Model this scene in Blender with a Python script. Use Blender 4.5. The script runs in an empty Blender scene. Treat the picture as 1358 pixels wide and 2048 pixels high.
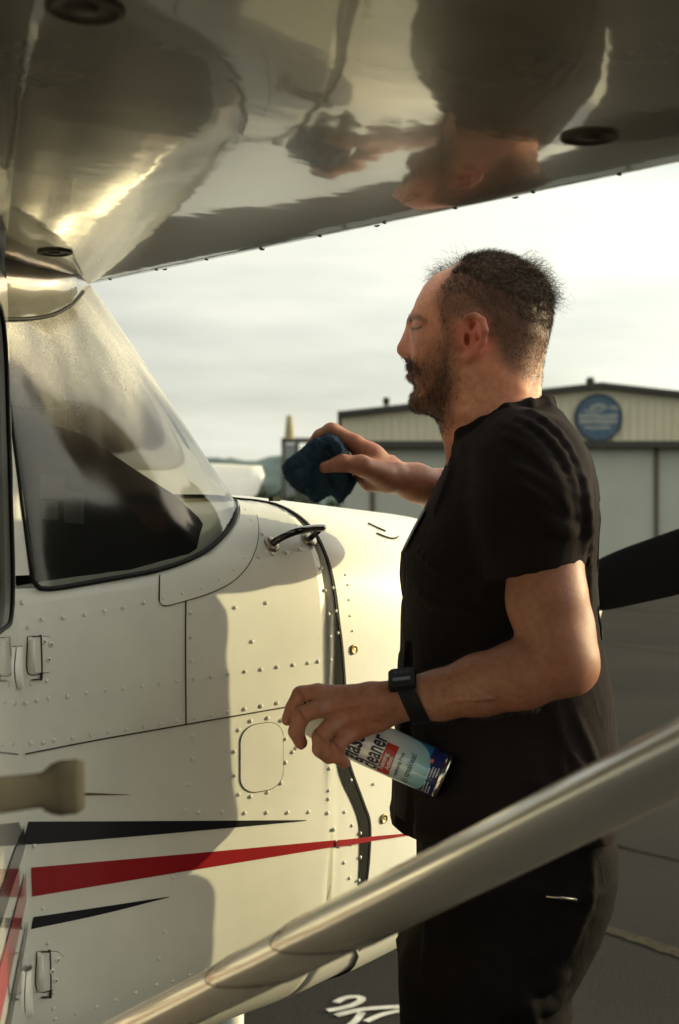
import bpy, bmesh, math, random
import numpy as np
from mathutils import Vector, Matrix

random.seed(7)
rng = np.random.default_rng(11)
scene = bpy.context.scene
COL = scene.collection

# ------------------------------------------------------------------ camera
THETA = math.radians(45.0)            # heading of the lens, measured from the airplane's nose towards its left side
CAM = np.array([0.0, 0.0, 1.45])
FPX, CU, CV = 2844.0, 679.0, 1050.0   # focal length, optical column and horizon row in photo pixels (1358 x 2048)
DV = np.array([math.cos(THETA), math.sin(THETA), 0.0])
RV = np.array([math.sin(THETA), -math.cos(THETA), 0.0])
UV_ = np.array([0.0, 0.0, 1.0])
cam_d = bpy.data.cameras.new('camera')
cam = bpy.data.objects.new('camera', cam_d)
COL.objects.link(cam)
scene.camera = cam
cam_d.sensor_fit = 'VERTICAL'
cam_d.sensor_height = 36.0
cam_d.sensor_width = 36.0 * 1358 / 2048
cam_d.lens = FPX / 2048 * 36.0
cam_d.shift_y = (CV - 1024) / 2048
cam_d.clip_start = 0.05
cam_d.clip_end = 20000
cam.location = CAM
cam.rotation_euler = (math.pi / 2, 0, THETA - math.pi / 2)
cam_d.dof.use_dof = True
cam_d.dof.focus_distance = 1.93
cam_d.dof.aperture_fstop = 7.1

# ------------------------------------------------------------------ sky, sun, exposure
SUN_AZ = math.radians(-23.0)          # direction towards the sun, from +X (nose) towards -Y
SUN_EL = math.radians(11.0)
SDIR = Vector((math.cos(SUN_EL) * math.cos(SUN_AZ), math.cos(SUN_EL) * math.sin(SUN_AZ), math.sin(SUN_EL)))
world = bpy.data.worlds.new('World')
scene.world = world
world.use_nodes = True
wn = world.node_tree
wn.nodes.clear()
w_out = wn.nodes.new('ShaderNodeOutputWorld')
w_bg = wn.nodes.new('ShaderNodeBackground')
w_bg.inputs['Strength'].default_value = 0.1
w_sky = wn.nodes.new('ShaderNodeTexSky')
w_sky.sky_type = 'NISHITA'
w_sky.sun_disc = False
w_sky.sun_elevation = SUN_EL
w_sky.sun_rotation = math.atan2(SDIR.x, SDIR.y)
w_sky.dust_density = 2.5
w_tc = wn.nodes.new('ShaderNodeTexCoord')
w_map = wn.nodes.new('ShaderNodeMapping')
w_map.inputs['Scale'].default_value = (1.6, 1.6, 9.0)
w_map.inputs['Rotation'].default_value = (0.05, 0.03, 0.4)
w_nz = wn.nodes.new('ShaderNodeTexNoise')
w_nz.inputs['Scale'].default_value = 1.7
w_nz.inputs['Detail'].default_value = 6
w_nz.inputs['Roughness'].default_value = 0.5
w_ramp = wn.nodes.new('ShaderNodeValToRGB')
w_ramp.color_ramp.elements[0].position = 0.30
w_ramp.color_ramp.elements[0].color = (0.42, 0.42, 0.42, 1)
w_ramp.color_ramp.elements[1].position = 0.60
w_ramp.color_ramp.elements[1].color = (0.97, 0.97, 0.97, 1)
w_mix = wn.nodes.new('ShaderNodeMix')
w_mix.data_type = 'RGBA'
w_mix.inputs[7].default_value = (8.0, 8.05, 6.95, 1)      # thin bright high overcast
L = wn.links.new
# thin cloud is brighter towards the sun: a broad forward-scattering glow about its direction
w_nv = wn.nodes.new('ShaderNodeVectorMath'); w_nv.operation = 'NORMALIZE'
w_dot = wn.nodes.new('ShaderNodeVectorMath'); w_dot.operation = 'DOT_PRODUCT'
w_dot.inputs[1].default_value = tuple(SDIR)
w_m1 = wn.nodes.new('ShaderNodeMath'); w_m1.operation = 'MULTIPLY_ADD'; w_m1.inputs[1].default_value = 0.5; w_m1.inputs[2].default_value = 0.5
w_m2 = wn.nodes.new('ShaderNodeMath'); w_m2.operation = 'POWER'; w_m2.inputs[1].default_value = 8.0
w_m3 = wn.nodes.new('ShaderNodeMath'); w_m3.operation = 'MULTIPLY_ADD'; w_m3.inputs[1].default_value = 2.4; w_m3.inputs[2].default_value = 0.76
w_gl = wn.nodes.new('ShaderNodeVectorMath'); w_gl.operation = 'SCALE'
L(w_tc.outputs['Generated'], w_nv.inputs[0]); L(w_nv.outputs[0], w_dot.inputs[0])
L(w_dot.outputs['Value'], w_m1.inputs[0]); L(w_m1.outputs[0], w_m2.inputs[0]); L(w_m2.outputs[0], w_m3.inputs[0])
L(w_tc.outputs['Generated'], w_map.inputs['Vector'])
L(w_map.outputs['Vector'], w_nz.inputs['Vector'])
L(w_nz.outputs['Fac'], w_ramp.inputs['Fac'])
L(w_ramp.outputs['Color'], w_mix.inputs['Factor'])
L(w_sky.outputs['Color'], w_mix.inputs[6])
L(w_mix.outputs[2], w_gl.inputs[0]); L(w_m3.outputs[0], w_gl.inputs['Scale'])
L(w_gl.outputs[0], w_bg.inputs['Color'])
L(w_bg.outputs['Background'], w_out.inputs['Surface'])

sun_d = bpy.data.lights.new('sun', 'SUN')
sun_d.energy = 2.75
sun_d.angle = math.radians(0.6)
sun_d.color = (1.0, 0.86, 0.48)
sun = bpy.data.objects.new('sun', sun_d)
COL.objects.link(sun)
sun.rotation_euler = (-SDIR).to_track_quat('-Z', 'Y').to_euler()
sun.location = (6, -4, 8)

vs = scene.view_settings
vs.view_transform = 'Standard'
vs.look = 'None'
vs.exposure = 0.48
vs.gamma = 1.0
vs.use_curve_mapping = False
scene.render.engine = 'CYCLES'
scene.cycles.max_bounces = 8
scene.cycles.diffuse_bounces = 3
scene.cycles.glossy_bounces = 4
scene.cycles.transparent_max_bounces = 10
scene.cycles.transmission_bounces = 4
scene.cycles.caustics_reflective = False
scene.cycles.caustics_refractive = False
scene.cycles.sample_clamp_indirect = 4.0
scene.cycles.use_denoising = True

# ------------------------------------------------------------------ helpers
def ray(u, v):
    return DV + (u - CU) / FPX * RV + (CV - v) / FPX * UV_

def W(u, v, t):
    """world point seen at photo pixel (u, v) at depth t along the lens axis"""
    return CAM + t * ray(u, v)

def Lc(u, v, t):
    """the same point in lens-aligned axes (right, depth, up) measured from the lens"""
    return np.array([(u - CU) / FPX * t, t, (CV - v) / FPX * t])

def l2w(p):
    p = np.asarray(p, float)
    return CAM + p[..., 0:1] * RV + p[..., 1:2] * DV + p[..., 2:3] * UV_

def w2px(p):
    q = np.asarray(p, float) - CAM
    t = q @ DV
    return CU + (q @ RV) / t * FPX, CV - q[..., 2] / t * FPX, t

def mesh_np(name, verts, faces, smooth=True):
    """verts (N,3); faces: (M,3) / (M,4) array or list of tuples"""
    me = bpy.data.meshes.new(name)
    if isinstance(faces, np.ndarray):
        n, k = faces.shape
        me.vertices.add(len(verts))
        me.vertices.foreach_set('co', np.asarray(verts, np.float32).ravel())
        me.loops.add(n * k)
        me.loops.foreach_set('vertex_index', faces.astype(np.int32).ravel())
        me.polygons.add(n)
        me.polygons.foreach_set('loop_start', np.arange(0, n * k, k, dtype=np.int32))
        me.polygons.foreach_set('loop_total', np.full(n, k, dtype=np.int32))
        me.update(calc_edges=True)
        me.validate()
    else:
        me.from_pydata([tuple(map(float, p)) for p in verts], [], faces)
        me.update()
    if smooth:
        me.polygons.foreach_set('use_smooth', np.ones(len(me.polygons), dtype=bool))
    return me

def put(name, me, mat=None, parent=None):
    if parent is not None:
        me.name = name
    o = bpy.data.objects.new(name, me)
    COL.objects.link(o)
    if mat is not None and len(me.materials) == 0:
        me.materials.append(mat)
    if parent is not None:
        attach(o, parent)
    return o

WLOC = {}
def attach(o, parent):
    o.parent = parent
    M = Matrix.Translation(WLOC.get(parent.name, Vector((0, 0, 0))))
    o.matrix_parent_inverse = M.inverted()

def thing(name, label, cat, loc=(0, 0, 0), group=None):
    o = bpy.data.objects.new(name, None)
    COL.objects.link(o)
    o.empty_display_size = 0.2
    o.location = loc
    WLOC[o.name] = Vector(loc)
    return tag(o, label, cat, group)

def tag(o, label, cat, group=None, kind=None):
    o['label'] = label
    o['category'] = cat
    if group:
        o['group'] = group
    if kind:
        o['kind'] = kind
    return o

def struct(o, label=None):
    o['kind'] = 'structure'
    if label:
        o['label'] = label
    return o

class MB:
    """collects shapes into one mesh"""
    def __init__(s):
        s.v, s.f = [], []
    def add(s, verts, faces):
        b = len(s.v)
        s.v.extend([tuple(map(float, p)) for p in verts])
        s.f.extend([tuple(int(i) + b for i in f) for f in faces])
        return s
    def grid(s, P, closed_u=False, closed_v=False, flip=False):
        P = np.asarray(P, float)
        n, m = P.shape[:2]
        F = []
        for i in range(n if closed_u else n - 1):
            for j in range(m if closed_v else m - 1):
                a, b = i * m + j, ((i + 1) % n) * m + j
                c, d = ((i + 1) % n) * m + (j + 1) % m, i * m + (j + 1) % m
                F.append((a, d, c, b) if flip else (a, b, c, d))
        return s.add(P.reshape(-1, 3), F)
    def box(s, c, size, rot=None):
        c = np.asarray(c, float)
        h = np.asarray(size, float) / 2
        V = np.array([[x, y, z] for x in (-1, 1) for y in (-1, 1) for z in (-1, 1)], float) * h
        if rot is not None:
            V = V @ np.asarray(rot).T
        return s.add(V + c, [(0, 1, 3, 2), (4, 6, 7, 5), (0, 4, 5, 1), (2, 3, 7, 6), (0, 2, 6, 4), (1, 5, 7, 3)])
    def tube(s, pts, r, n=10, caps=True, closed=False):
        pts = [np.asarray(p, float) for p in pts]
        rs = r if isinstance(r, (list, tuple, np.ndarray)) else [r] * len(pts)
        N = len(pts)
        up = None
        P = []
        for i, p in enumerate(pts):
            if closed:
                t = pts[(i + 1) % N] - pts[i - 1]
            else:
                t = pts[min(i + 1, N - 1)] - pts[max(i - 1, 0)]
            t = t / (np.linalg.norm(t) + 1e-12)
            if up is None:
                a = np.array([0, 0, 1.0]) if abs(t[2]) < 0.9 else np.array([1.0, 0, 0])
                up = np.cross(t, a)
            up = up - t * (up @ t)
            up /= np.linalg.norm(up)
            b = np.cross(t, up)
            P.append([p + rs[i] * (math.cos(2 * math.pi * k / n) * up + math.sin(2 * math.pi * k / n) * b) for k in range(n)])
        base = len(s.v)
        s.grid(P, closed_u=closed, closed_v=True)
        if caps and not closed:
            s.f.append(tuple(base + k for k in range(n))[::-1])
            s.f.append(tuple(base + (N - 1) * n + k for k in range(n)))
        return s
    def lathe(s, prof, o, ax, n=24):
        """prof: (radius, height) pairs, turned about the axis ax through o"""
        o = np.asarray(o, float)
        ax = np.asarray(ax, float) / np.linalg.norm(ax)
        a = np.array([0, 0, 1.0]) if abs(ax[2]) < 0.9 else np.array([1.0, 0, 0])
        e1 = np.cross(ax, a); e1 /= np.linalg.norm(e1)
        e2 = np.cross(ax, e1)
        P = [[o + ax * h + r * (math.cos(2 * math.pi * k / n) * e1 + math.sin(2 * math.pi * k / n) * e2) for k in range(n)] for r, h in prof]
        return s.grid(P, closed_v=True)
    def mesh(s, name, smooth=True):
        return mesh_np(name, s.v, s.f, smooth)
    def build(s, name, mat, parent=None, smooth=True, autosmooth=None):
        me = s.mesh(name, smooth)
        bm = bmesh.new(); bm.from_mesh(me)
        bmesh.ops.remove_doubles(bm, verts=bm.verts, dist=1e-6)
        bmesh.ops.recalc_face_normals(bm, faces=bm.faces)
        if autosmooth is not None:
            for e in bm.edges:
                if len(e.link_faces) == 2 and e.calc_face_angle(0) > math.radians(autosmooth):
                    e.smooth = False
        bm.to_mesh(me); bm.free()
        return put(name, me, mat, parent)

def catmull(pts, n):
    """smooth curve through points, n samples"""
    P = np.asarray(pts, float)
    seg = np.r_[0, np.cumsum(np.linalg.norm(np.diff(P, axis=0), axis=1))]
    q = np.linspace(0, seg[-1], n)
    out = []
    Pm = np.vstack([2 * P[0] - P[1], P, 2 * P[-1] - P[-2]])
    for t in q:
        i = min(max(np.searchsorted(seg, t) - 1, 0), len(P) - 2)
        f = (t - seg[i]) / max(seg[i + 1] - seg[i], 1e-9)
        a, b, c, d = Pm[i], Pm[i + 1], Pm[i + 2], Pm[i + 3]
        out.append(0.5 * ((2 * b) + (-a + c) * f + (2 * a - 5 * b + 4 * c - d) * f * f + (-a + 3 * b - 3 * c + d) * f ** 3))
    return np.array(out)

# ------------------------------------------------------------------ materials
MATS = {}
def mat(name, col, rough=0.5, metal=0.0, coat=0.0, coat_rough=0.05, var=0.0, vscale=8.0, bump=0.0, bscale=60.0,
        col2=None, spec=0.5, emis=None, attr=None, sss=0.0, stretch=None, sheen=0.0):
    if name in MATS:
        return MATS[name]
    m = bpy.data.materials.new(name)
    m.use_nodes = True
    nt = m.node_tree
    b = nt.nodes['Principled BSDF']
    b.inputs['Roughness'].default_value = rough
    b.inputs['Metallic'].default_value = metal
    b.inputs['Coat Weight'].default_value = coat
    b.inputs['Coat Roughness'].default_value = coat_rough
    b.inputs['Specular IOR Level'].default_value = spec
    b.inputs['Sheen Weight'].default_value = sheen
    if sss:
        b.inputs['Subsurface Weight'].default_value = sss
        b.inputs['Subsurface Radius'].default_value = (0.012, 0.004, 0.002)
        b.inputs['Subsurface Scale'].default_value = 1.0
    tc = nt.nodes.new('ShaderNodeTexCoord')
    mp = nt.nodes.new('ShaderNodeMapping')
    nt.links.new(tc.outputs['Object'], mp.inputs['Vector'])
    if stretch:
        mp.inputs['Scale'].default_value = stretch
    src = None
    if attr:
        an = nt.nodes.new('ShaderNodeAttribute'); an.attribute_name = attr
        src = an.outputs['Color']
    nz = nt.nodes.new('ShaderNodeTexNoise')
    nz.inputs['Scale'].default_value = vscale
    nz.inputs['Detail'].default_value = 6
    nz.inputs['Roughness'].default_value = 0.62
    nt.links.new(mp.outputs['Vector'], nz.inputs['Vector'])
    mx = nt.nodes.new('ShaderNodeMix'); mx.data_type = 'RGBA'
    c2 = col2 if col2 else tuple(c * (1 - var) for c in col)
    mx.inputs[6].default_value = (*col, 1)
    mx.inputs[7].default_value = (*c2, 1)
    rp = nt.nodes.new('ShaderNodeMapRange')
    rp.inputs['From Min'].default_value = 0.35; rp.inputs['From Max'].default_value = 0.75
    nt.links.new(nz.outputs['Fac'], rp.inputs['Value'])
    nt.links.new(rp.outputs['Result'], mx.inputs['Factor'])
    outc = mx.outputs[2]
    if src is not None:
        ml = nt.nodes.new('ShaderNodeMix'); ml.data_type = 'RGBA'; ml.blend_type = 'MULTIPLY'
        ml.inputs['Factor'].default_value = 1.0
        nt.links.new(src, ml.inputs[6]); nt.links.new(outc, ml.inputs[7])
        outc = ml.outputs[2]
    nt.links.new(outc, b.inputs['Base Color'])
    if bump:
        nb = nt.nodes.new('ShaderNodeTexNoise')
        nb.inputs['Scale'].default_value = bscale
        nb.inputs['Detail'].default_value = 4
        nt.links.new(mp.outputs['Vector'], nb.inputs['Vector'])
        bp = nt.nodes.new('ShaderNodeBump')
        bp.inputs['Strength'].default_value = bump
        bp.inputs['Distance'].default_value = 0.01
        nt.links.new(nb.outputs['Fac'], bp.inputs['Height'])
        nt.links.new(bp.outputs['Normal'], b.inputs['Normal'])
        if coat:
            nt.links.new(bp.outputs['Normal'], b.inputs['Coat Normal'])
    if emis:
        b.inputs['Emission Color'].default_value = (*emis, 1)
        b.inputs['Emission Strength'].default_value = 1
    MATS[name] = m
    return m

M_PAINT = mat('white_aircraft_paint', (0.85, 0.85, 0.765), rough=0.50, coat=0.18, coat_rough=0.15, var=0.13, vscale=6.0, bump=0.03, bscale=7.0)
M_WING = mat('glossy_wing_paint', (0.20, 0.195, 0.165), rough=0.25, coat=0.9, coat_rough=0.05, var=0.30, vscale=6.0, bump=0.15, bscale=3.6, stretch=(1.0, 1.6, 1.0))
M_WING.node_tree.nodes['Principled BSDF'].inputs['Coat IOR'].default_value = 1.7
M_DOOR = mat('glossy_door_paint', (0.80, 0.78, 0.72), rough=0.15, coat=1.0, coat_rough=0.015, var=0.04, vscale=5.0)
M_BLACK = mat('black_stripe_paint', (0.012, 0.012, 0.016), rough=0.3, coat=0.5, coat_rough=0.08)
M_RED = mat('red_stripe_paint', (0.36, 0.012, 0.016), rough=0.3, coat=0.5, coat_rough=0.08, var=0.12)
M_TAN = mat('tan_pinstripe', (0.16, 0.11, 0.05), rough=0.4)
M_RUBBER = mat('black_rubber', (0.010, 0.010, 0.010), rough=0.6, var=0.3, spec=0.2)
M_SEAL = mat('grey_seal', (0.028, 0.029, 0.027), rough=0.8, var=0.5, vscale=14, spec=0.08)
M_SEAM = mat('seam_dirt', (0.05, 0.042, 0.03), rough=0.8)
M_STEEL = mat('worn_steel', (0.42, 0.38, 0.30), rough=0.35, metal=1.0, var=0.4, vscale=90)
M_BRASS = mat('brass_fastener', (0.45, 0.34, 0.16), rough=0.4, metal=1.0, var=0.5, vscale=120)
M_STRUT = mat('satin_strut_metal', (0.74, 0.72, 0.63), rough=0.22, metal=0.40, coat=0.5, coat_rough=0.08, var=0.30, vscale=9.0, bump=0.04, bscale=14.0, stretch=(1.0, .25, .25))
M_CHROMEBLACK = mat('black_chrome', (0.03, 0.03, 0.03), rough=0.12, metal=0.6, coat=1.0)
M_PROP = mat('matt_black_blade', (0.0055, 0.005, 0.005), rough=0.85, var=0.3, spec=0.03)
M_DASH = mat('black_glareshield', (0.008, 0.0082, 0.009), rough=0.9, spec=0.05, var=0.3, vscale=40)
M_GREYPLASTIC = mat('grey_plastic', (0.018, 0.0175, 0.017), rough=0.85, spec=0.05)
M_DARKHOLE = mat('dark_grommet', (0.020, 0.014, 0.010), rough=0.6, var=0.5, vscale=120)
M_PAPER = mat('placard_paper', (0.045, 0.043, 0.035), rough=0.7, var=0.3, vscale=40)
M_HANDLE = mat('cast_handle', (0.085, 0.077, 0.060), rough=0.75, metal=0.0, var=0.35, vscale=30, spec=0.08)
M_UPHOLSTERY = mat('grey_upholstery', (0.08, 0.08, 0.085), rough=0.9, var=0.3)
# ================================================================== GROUND, HILLS
def ground_material():
    m = bpy.data.materials.new('worn_asphalt'); m.use_nodes = True
    nt = m.node_tree; b = nt.nodes['Principled BSDF']
    tc = nt.nodes.new('ShaderNodeTexCoord')
    n1 = nt.nodes.new('ShaderNodeTexNoise'); n1.inputs['Scale'].default_value = 0.35; n1.inputs['Detail'].default_value = 7
    n2 = nt.nodes.new('ShaderNodeTexNoise'); n2.inputs['Scale'].default_value = 90; n2.inputs['Detail'].default_value = 3
    for n in (n1, n2):
        nt.links.new(tc.outputs['Object'], n.inputs['Vector'])
    r1 = nt.nodes.new('ShaderNodeValToRGB')
    r1.color_ramp.elements[0].position = 0.3; r1.color_ramp.elements[0].color = (0.027, 0.025, 0.0225, 1)
    r1.color_ramp.elements[1].position = 0.75; r1.color_ramp.elements[1].color = (0.043, 0.039, 0.034, 1)
    mx = nt.nodes.new('ShaderNodeMix'); mx.data_type = 'RGBA'; mx.blend_type = 'OVERLAY'; mx.inputs['Factor'].default_value = 0.5
    nt.links.new(n1.outputs['Fac'], r1.inputs['Fac'])
    nt.links.new(r1.outputs['Color'], mx.inputs[6]); nt.links.new(n2.outputs['Color'], mx.inputs[7])
    nt.links.new(mx.outputs[2], b.inputs['Base Color'])
    b.inputs['Roughness'].default_value = 1.0
    b.inputs['Specular IOR Level'].default_value = 0.04
    bp = nt.nodes.new('ShaderNodeBump'); bp.inputs['Strength'].default_value = 0.4; bp.inputs['Distance'].default_value = 0.006
    nt.links.new(n2.outputs['Fac'], bp.inputs['Height']); nt.links.new(bp.outputs['Normal'], b.inputs['Normal'])
    return m

S = 6000.0
g = put('ground', mesh_np('ground', [(-S, -S, 0), (S, -S, 0), (S, S, 0), (-S, S, 0)], [(0, 1, 2, 3)], False), ground_material())
struct(g)

def on_ground(u, v, z=0.0):
    t = (CAM[2] - z) * FPX / (v - CV)
    return W(u, v, t)

def ground_strip(name, px, width, m, label=None, z=0.004, n=30):
    pts = catmull([on_ground(u, v)[:2] for u, v in px], n)
    P = []
    for i, p in enumerate(pts):
        t = pts[min(i + 1, n - 1)] - pts[max(i - 1, 0)]
        t /= np.linalg.norm(t)
        nn = np.array([-t[1], t[0]])
        w = width * (0.75 + 0.5 * random.random()) / 2
        P.append([(*(p - nn * w), z), (*(p + nn * w), z)])
    return MB().grid(P).build(name, m, g)

M_LINE = mat('faded_yellow_line', (0.066, 0.057, 0.040), rough=1.0, var=0.6, vscale=18, spec=0.04)
M_TAR = mat('tar_crack_sealer', (0.018, 0.017, 0.016), rough=1.0, var=0.3, spec=0.04)
M_WHITEPAINT = mat('white_pavement_paint', (0.72, 0.70, 0.62), rough=1.0, var=0.5, vscale=22, spec=0.05)
ground_strip('painted_line', [(1130, 1283), (1240, 1291), (1358, 1305), (1460, 1318)], 0.13, M_LINE)
ground_strip('painted_line', [(1130, 1838), (1240, 1868), (1358, 1908), (1500, 1950)], 0.07, M_LINE)
ground_strip('tar_crack', [(1100, 1640), (1230, 1690), (1358, 1722), (1500, 1760)], 0.022, M_TAR)
ground_strip('tar_crack', [(1180, 1210), (1280, 1222), (1420, 1231)], 0.10, M_TAR)
# the white painted mark on the asphalt beyond the belly: a curl and two slanted strokes
def mark(px, w, n=16):
    pts = catmull([on_ground(u, v)[:2] for u, v in px], n)
    P = []
    for i, p in enumerate(pts):
        t = pts[min(i + 1, n - 1)] - pts[max(i - 1, 0)]
        t /= np.linalg.norm(t)
        nn = np.array([-t[1], t[0]])
        P.append([(*(p - nn * w / 2), 0.005), (*(p + nn * w / 2), 0.005)])
    return MB().grid(P).build('painted_stroke', M_WHITEPAINT, g)
mark([(655, 2024), (680, 2020), (706, 2013), (722, 2004), (722, 1998), (706, 1996), (686, 2000), (672, 2008)], 0.026)
mark([(672, 2034), (704, 2026), (742, 2020), (800, 2016)], 0.028)
mark([(732, 2046), (765, 2032), (800, 2024)], 0.024)
mark([(690, 2062), (712, 2044), (724, 2028)], 0.024)

def hill_mesh(D, u0, u1, ridge, depth, name, m):
    P = []
    us = np.linspace(u0, u1, 160)
    for u in us:
        top = ridge(u)
        p = W(u, CV, D); p2 = W(u, CV, D + depth)
        h = (CV - top) / FPX * D + CAM[2]
        row = []
        for k, f in enumerate(np.linspace(0, 1, 10)):
            q = p + (p2 - p) * f
            z = h * math.sin(f * math.pi / 2) + (h * 0.05 * math.sin(u * 0.05 + k * 2.3) if 0 < k < 9 else 0)
            row.append((q[0], q[1], max(z, -2)))
        row.append((p2[0] * 1.2, p2[1] * 1.2, -2))
        P.append(row)
    return struct(MB().grid(P).build(name, m))

M_HILL = mat('blue_green_hillside', (0.20, 0.25, 0.235), rough=1.0, var=0.4, vscale=0.01, spec=0.0)
hill_mesh(2600, -1400, 2600, lambda u: 886 - 10 * math.sin((u - 420) * 0.012) - 8 * math.sin(u * 0.031 + 1) - 14 * math.exp(-((u - 640) / 120) ** 2), 900, 'hills', M_HILL)

# ================================================================== FAR TREES
M_LEAF = mat('far_foliage', (0.045, 0.06, 0.028), rough=1.0, var=0.5, vscale=2.0, spec=0.1)
M_BARK = mat('far_bark', (0.06, 0.045, 0.03), rough=1.0)
def far_tree(name, label, u, D, height, width):
    base = W(u, CV, D); base[2] = 0
    t = thing(name, label, 'tree', tuple(base), 'trees beyond the apron')
    tr = MB()
    tr.tube([base, base + [0.1, 0, height * 0.35], base + [0.0, 0.15, height * 0.7]], [0.22, 0.16, 0.06], 8)
    for k in range(5):
        a = k * 1.3; q = base + [0, 0, height * (0.3 + 0.08 * k)]
        tr.tube([q, q + [math.cos(a) * width * .3, math.sin(a) * width * .3, height * .18]], [0.08, 0.03], 6)
    tr.build('trunk', M_BARK, t)
    V, F = [], []
    cl = [(random.gauss(0, .27) * width, random.gauss(0, .27) * width, height * random.uniform(.35, .88), random.uniform(.16, .3) * width) for _ in range(16)]
    for k in range(2600):
        cx, cy, cz, r = cl[k % 16]
        d = rng.normal(size=3); d /= np.linalg.norm(d)
        p = base + np.array([cx, cy, cz]) + d * r * random.uniform(.55, 1.05)
        a = rng.normal(size=3); a /= np.linalg.norm(a)
        b2 = np.cross(a, d); s = random.uniform(.10, .2)
        i = len(V)
        V += [p - a * s, p + b2 * s * .7, p + a * s, p - b2 * s * .7]
        F.append((i, i + 1, i + 2, i + 3))
    put('crown', mesh_np('crown', V, F, False), M_LEAF, t)
    return t
tl = ['dark round tree nearest the windshield tip on the far edge of the apron', 'dark tree under the left half of the blue cloth',
      'low dark tree under the right half of the blue cloth', 'tall dark tree between gantry and hangar', 'distant tree seen through the windshield, left of the parked wing']
for (u, D, h, w), lb in zip([(545, 150, 5.4, 6.0), (598, 140, 4.6, 5.5), (652, 130, 3.4, 5.0), (500, 160, 5.0, 7.0), (380, 170, 5.0, 8.0)],
                            [tl[0], tl[1], tl[2], 'dark tree half hidden behind the white parked wing', tl[4]]):
    far_tree('broadleaf_tree', lb, u, D, h, w)

# ================================================================== HANGAR
HD = 41.0
def HP(u, v, dd=0.0):
    p = W(u, v, HD); return p + DV * dd
def zof(v):
    return CAM[2] + (CV - v) / FPX * HD
M_FASCIA = mat('tan_sheet_metal', (0.74, 0.70, 0.52), rough=0.7, var=0.10, vscale=1.5)
M_HDOOR = mat('grey_green_door_metal', (0.52, 0.54, 0.46), rough=0.7, var=0.10, vscale=1.0)
M_TRIM = mat('dark_roof_trim', (0.055, 0.050, 0.042), rough=0.7)
M_SEAMH = mat('brown_door_gap', (0.13, 0.105, 0.085), rough=0.9)
hx0, hx1 = HP(683, CV), HP(1717, CV)
hbase = (hx0 + hx1) / 2; hbase[2] = 0
hang = thing('hangar', 'tan and grey metal hangar with a low gable behind the man', 'hangar', tuple(hbase))
def lat(u, z, dd=0.0):
    p = HP(u, CV, dd); p[2] = z; return p
UL, UP, UR = 683, 1200, 1717
zE, zP, zD = zof(835), zof(777), zof(886)
# upper gable wall
def extr(poly, d0, d1):
    mb = MB(); n = len(poly)
    V = [lat(u, z, d0) for u, z in poly] + [lat(u, z, d1) for u, z in poly]
    F = [tuple(range(n)), tuple(range(n, 2 * n))[::-1]] + [(i, (i + 1) % n, n + (i + 1) % n, n + i) for i in range(n)]
    return mb.add(V, F)
extr([(UL, zD), (UR, zD), (UR, zE), (UP, zP), (UL, zE)], 0.0, 18.0).build('gable_wall', M_FASCIA, hang, smooth=False)
extr([(UL + 3, 0), (UR - 3, 0), (UR - 3, zD - .002), (UL + 3, zD - .002)], 0.35, 17.9).build('lower_wall', M_HDOOR, hang, smooth=False)
for k, (ua, ub) in enumerate([(UL + 6, 742), (748, 1028), (1034, 1311), (1319, 1560), (1566, UR - 6)]):
    pn = extr([(ua, 0.03), (ub, 0.03), (ub, zD - .05), (ua, zD - .05)], 0.18 + 0.05 * (k % 2), 0.3 + 0.05 * (k % 2))
    pn.build('sliding_door_panel', M_HDOOR, hang, smooth=False)
for u in (745, 1031, 1315, 1563):
    extr([(u - 4.5, 0.02), (u + 4.5, 0.02), (u + 4.5, zD - .06), (u - 4.5, zD - .06)], 0.13, 0.17).build('door_gap_trim', M_SEAMH, hang, smooth=False)
extr([(UL - 4, zD - .14), (UR + 4, zD - .14), (UR + 4, zD + .05), (UL - 4, zD + .05)], -0.16, -0.002).build('header_shadow_strip', M_TRIM, hang, smooth=False)  # dark strip stands in for the shadow line over the doors
for sgn, (ua, za, ub, zb) in enumerate([(UL - 8, zE, UP, zP), (UP, zP, UR + 8, zE)]):
    extr([(ua, za + .004), (ub, zb + .004), (ub, zb + .16), (ua, za + .16)], -0.25, 18.3).build('roof_slab', M_TRIM, hang, smooth=False)
# ribs in the gable sheet
for u in np.arange(700, 1710, 17):
    zt = zE + (zP - zE) * (1 - abs(u - UP) / (UP - UL)) - .05
    extr([(u - 1.0, zD + .06), (u + 1.0, zD + .06), (u + 1.0, zt), (u - 1.0, zt)], -0.03, -0.003).build('sheet_rib', M_FASCIA, hang, smooth=False)
# roof lamp on a short stem
lamp = thing('roof_lamp', 'small dark lamp on a stem at the hangar roof peak', 'lamp', tuple(lat(1193, zP + .16, 1.0)))
MB().tube([lat(1193, zP + .15, 1.0), lat(1193, zof(758), 1.0)], 0.03, 8).build('stem', M_TRIM, lamp)
MB().lathe([(0.0, .12), (.10, .10), (.14, 0), (.12, -.10), (.05, -.15), (0, -.15)], lat(1193, zof(755), 1.0), (0, 0, 1), 14).build('lamp_head', M_TRIM, lamp)
# mast at the left part of the roof
ms = thing('roof_mast', 'thin pale mast on the hangar roof left of the beard', 'mast', tuple(lat(776, zof(823) + .1, 1.5)))
MB().tube([lat(776, zof(823) + .1, 1.5), lat(776, zof(793), 1.5)], [.05, .04], 8).build('pole', M_LINE, ms)
MB().box(lat(776, zof(793), 1.5), (.14, .14, .2)).build('cap', M_LINE, ms)
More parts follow.
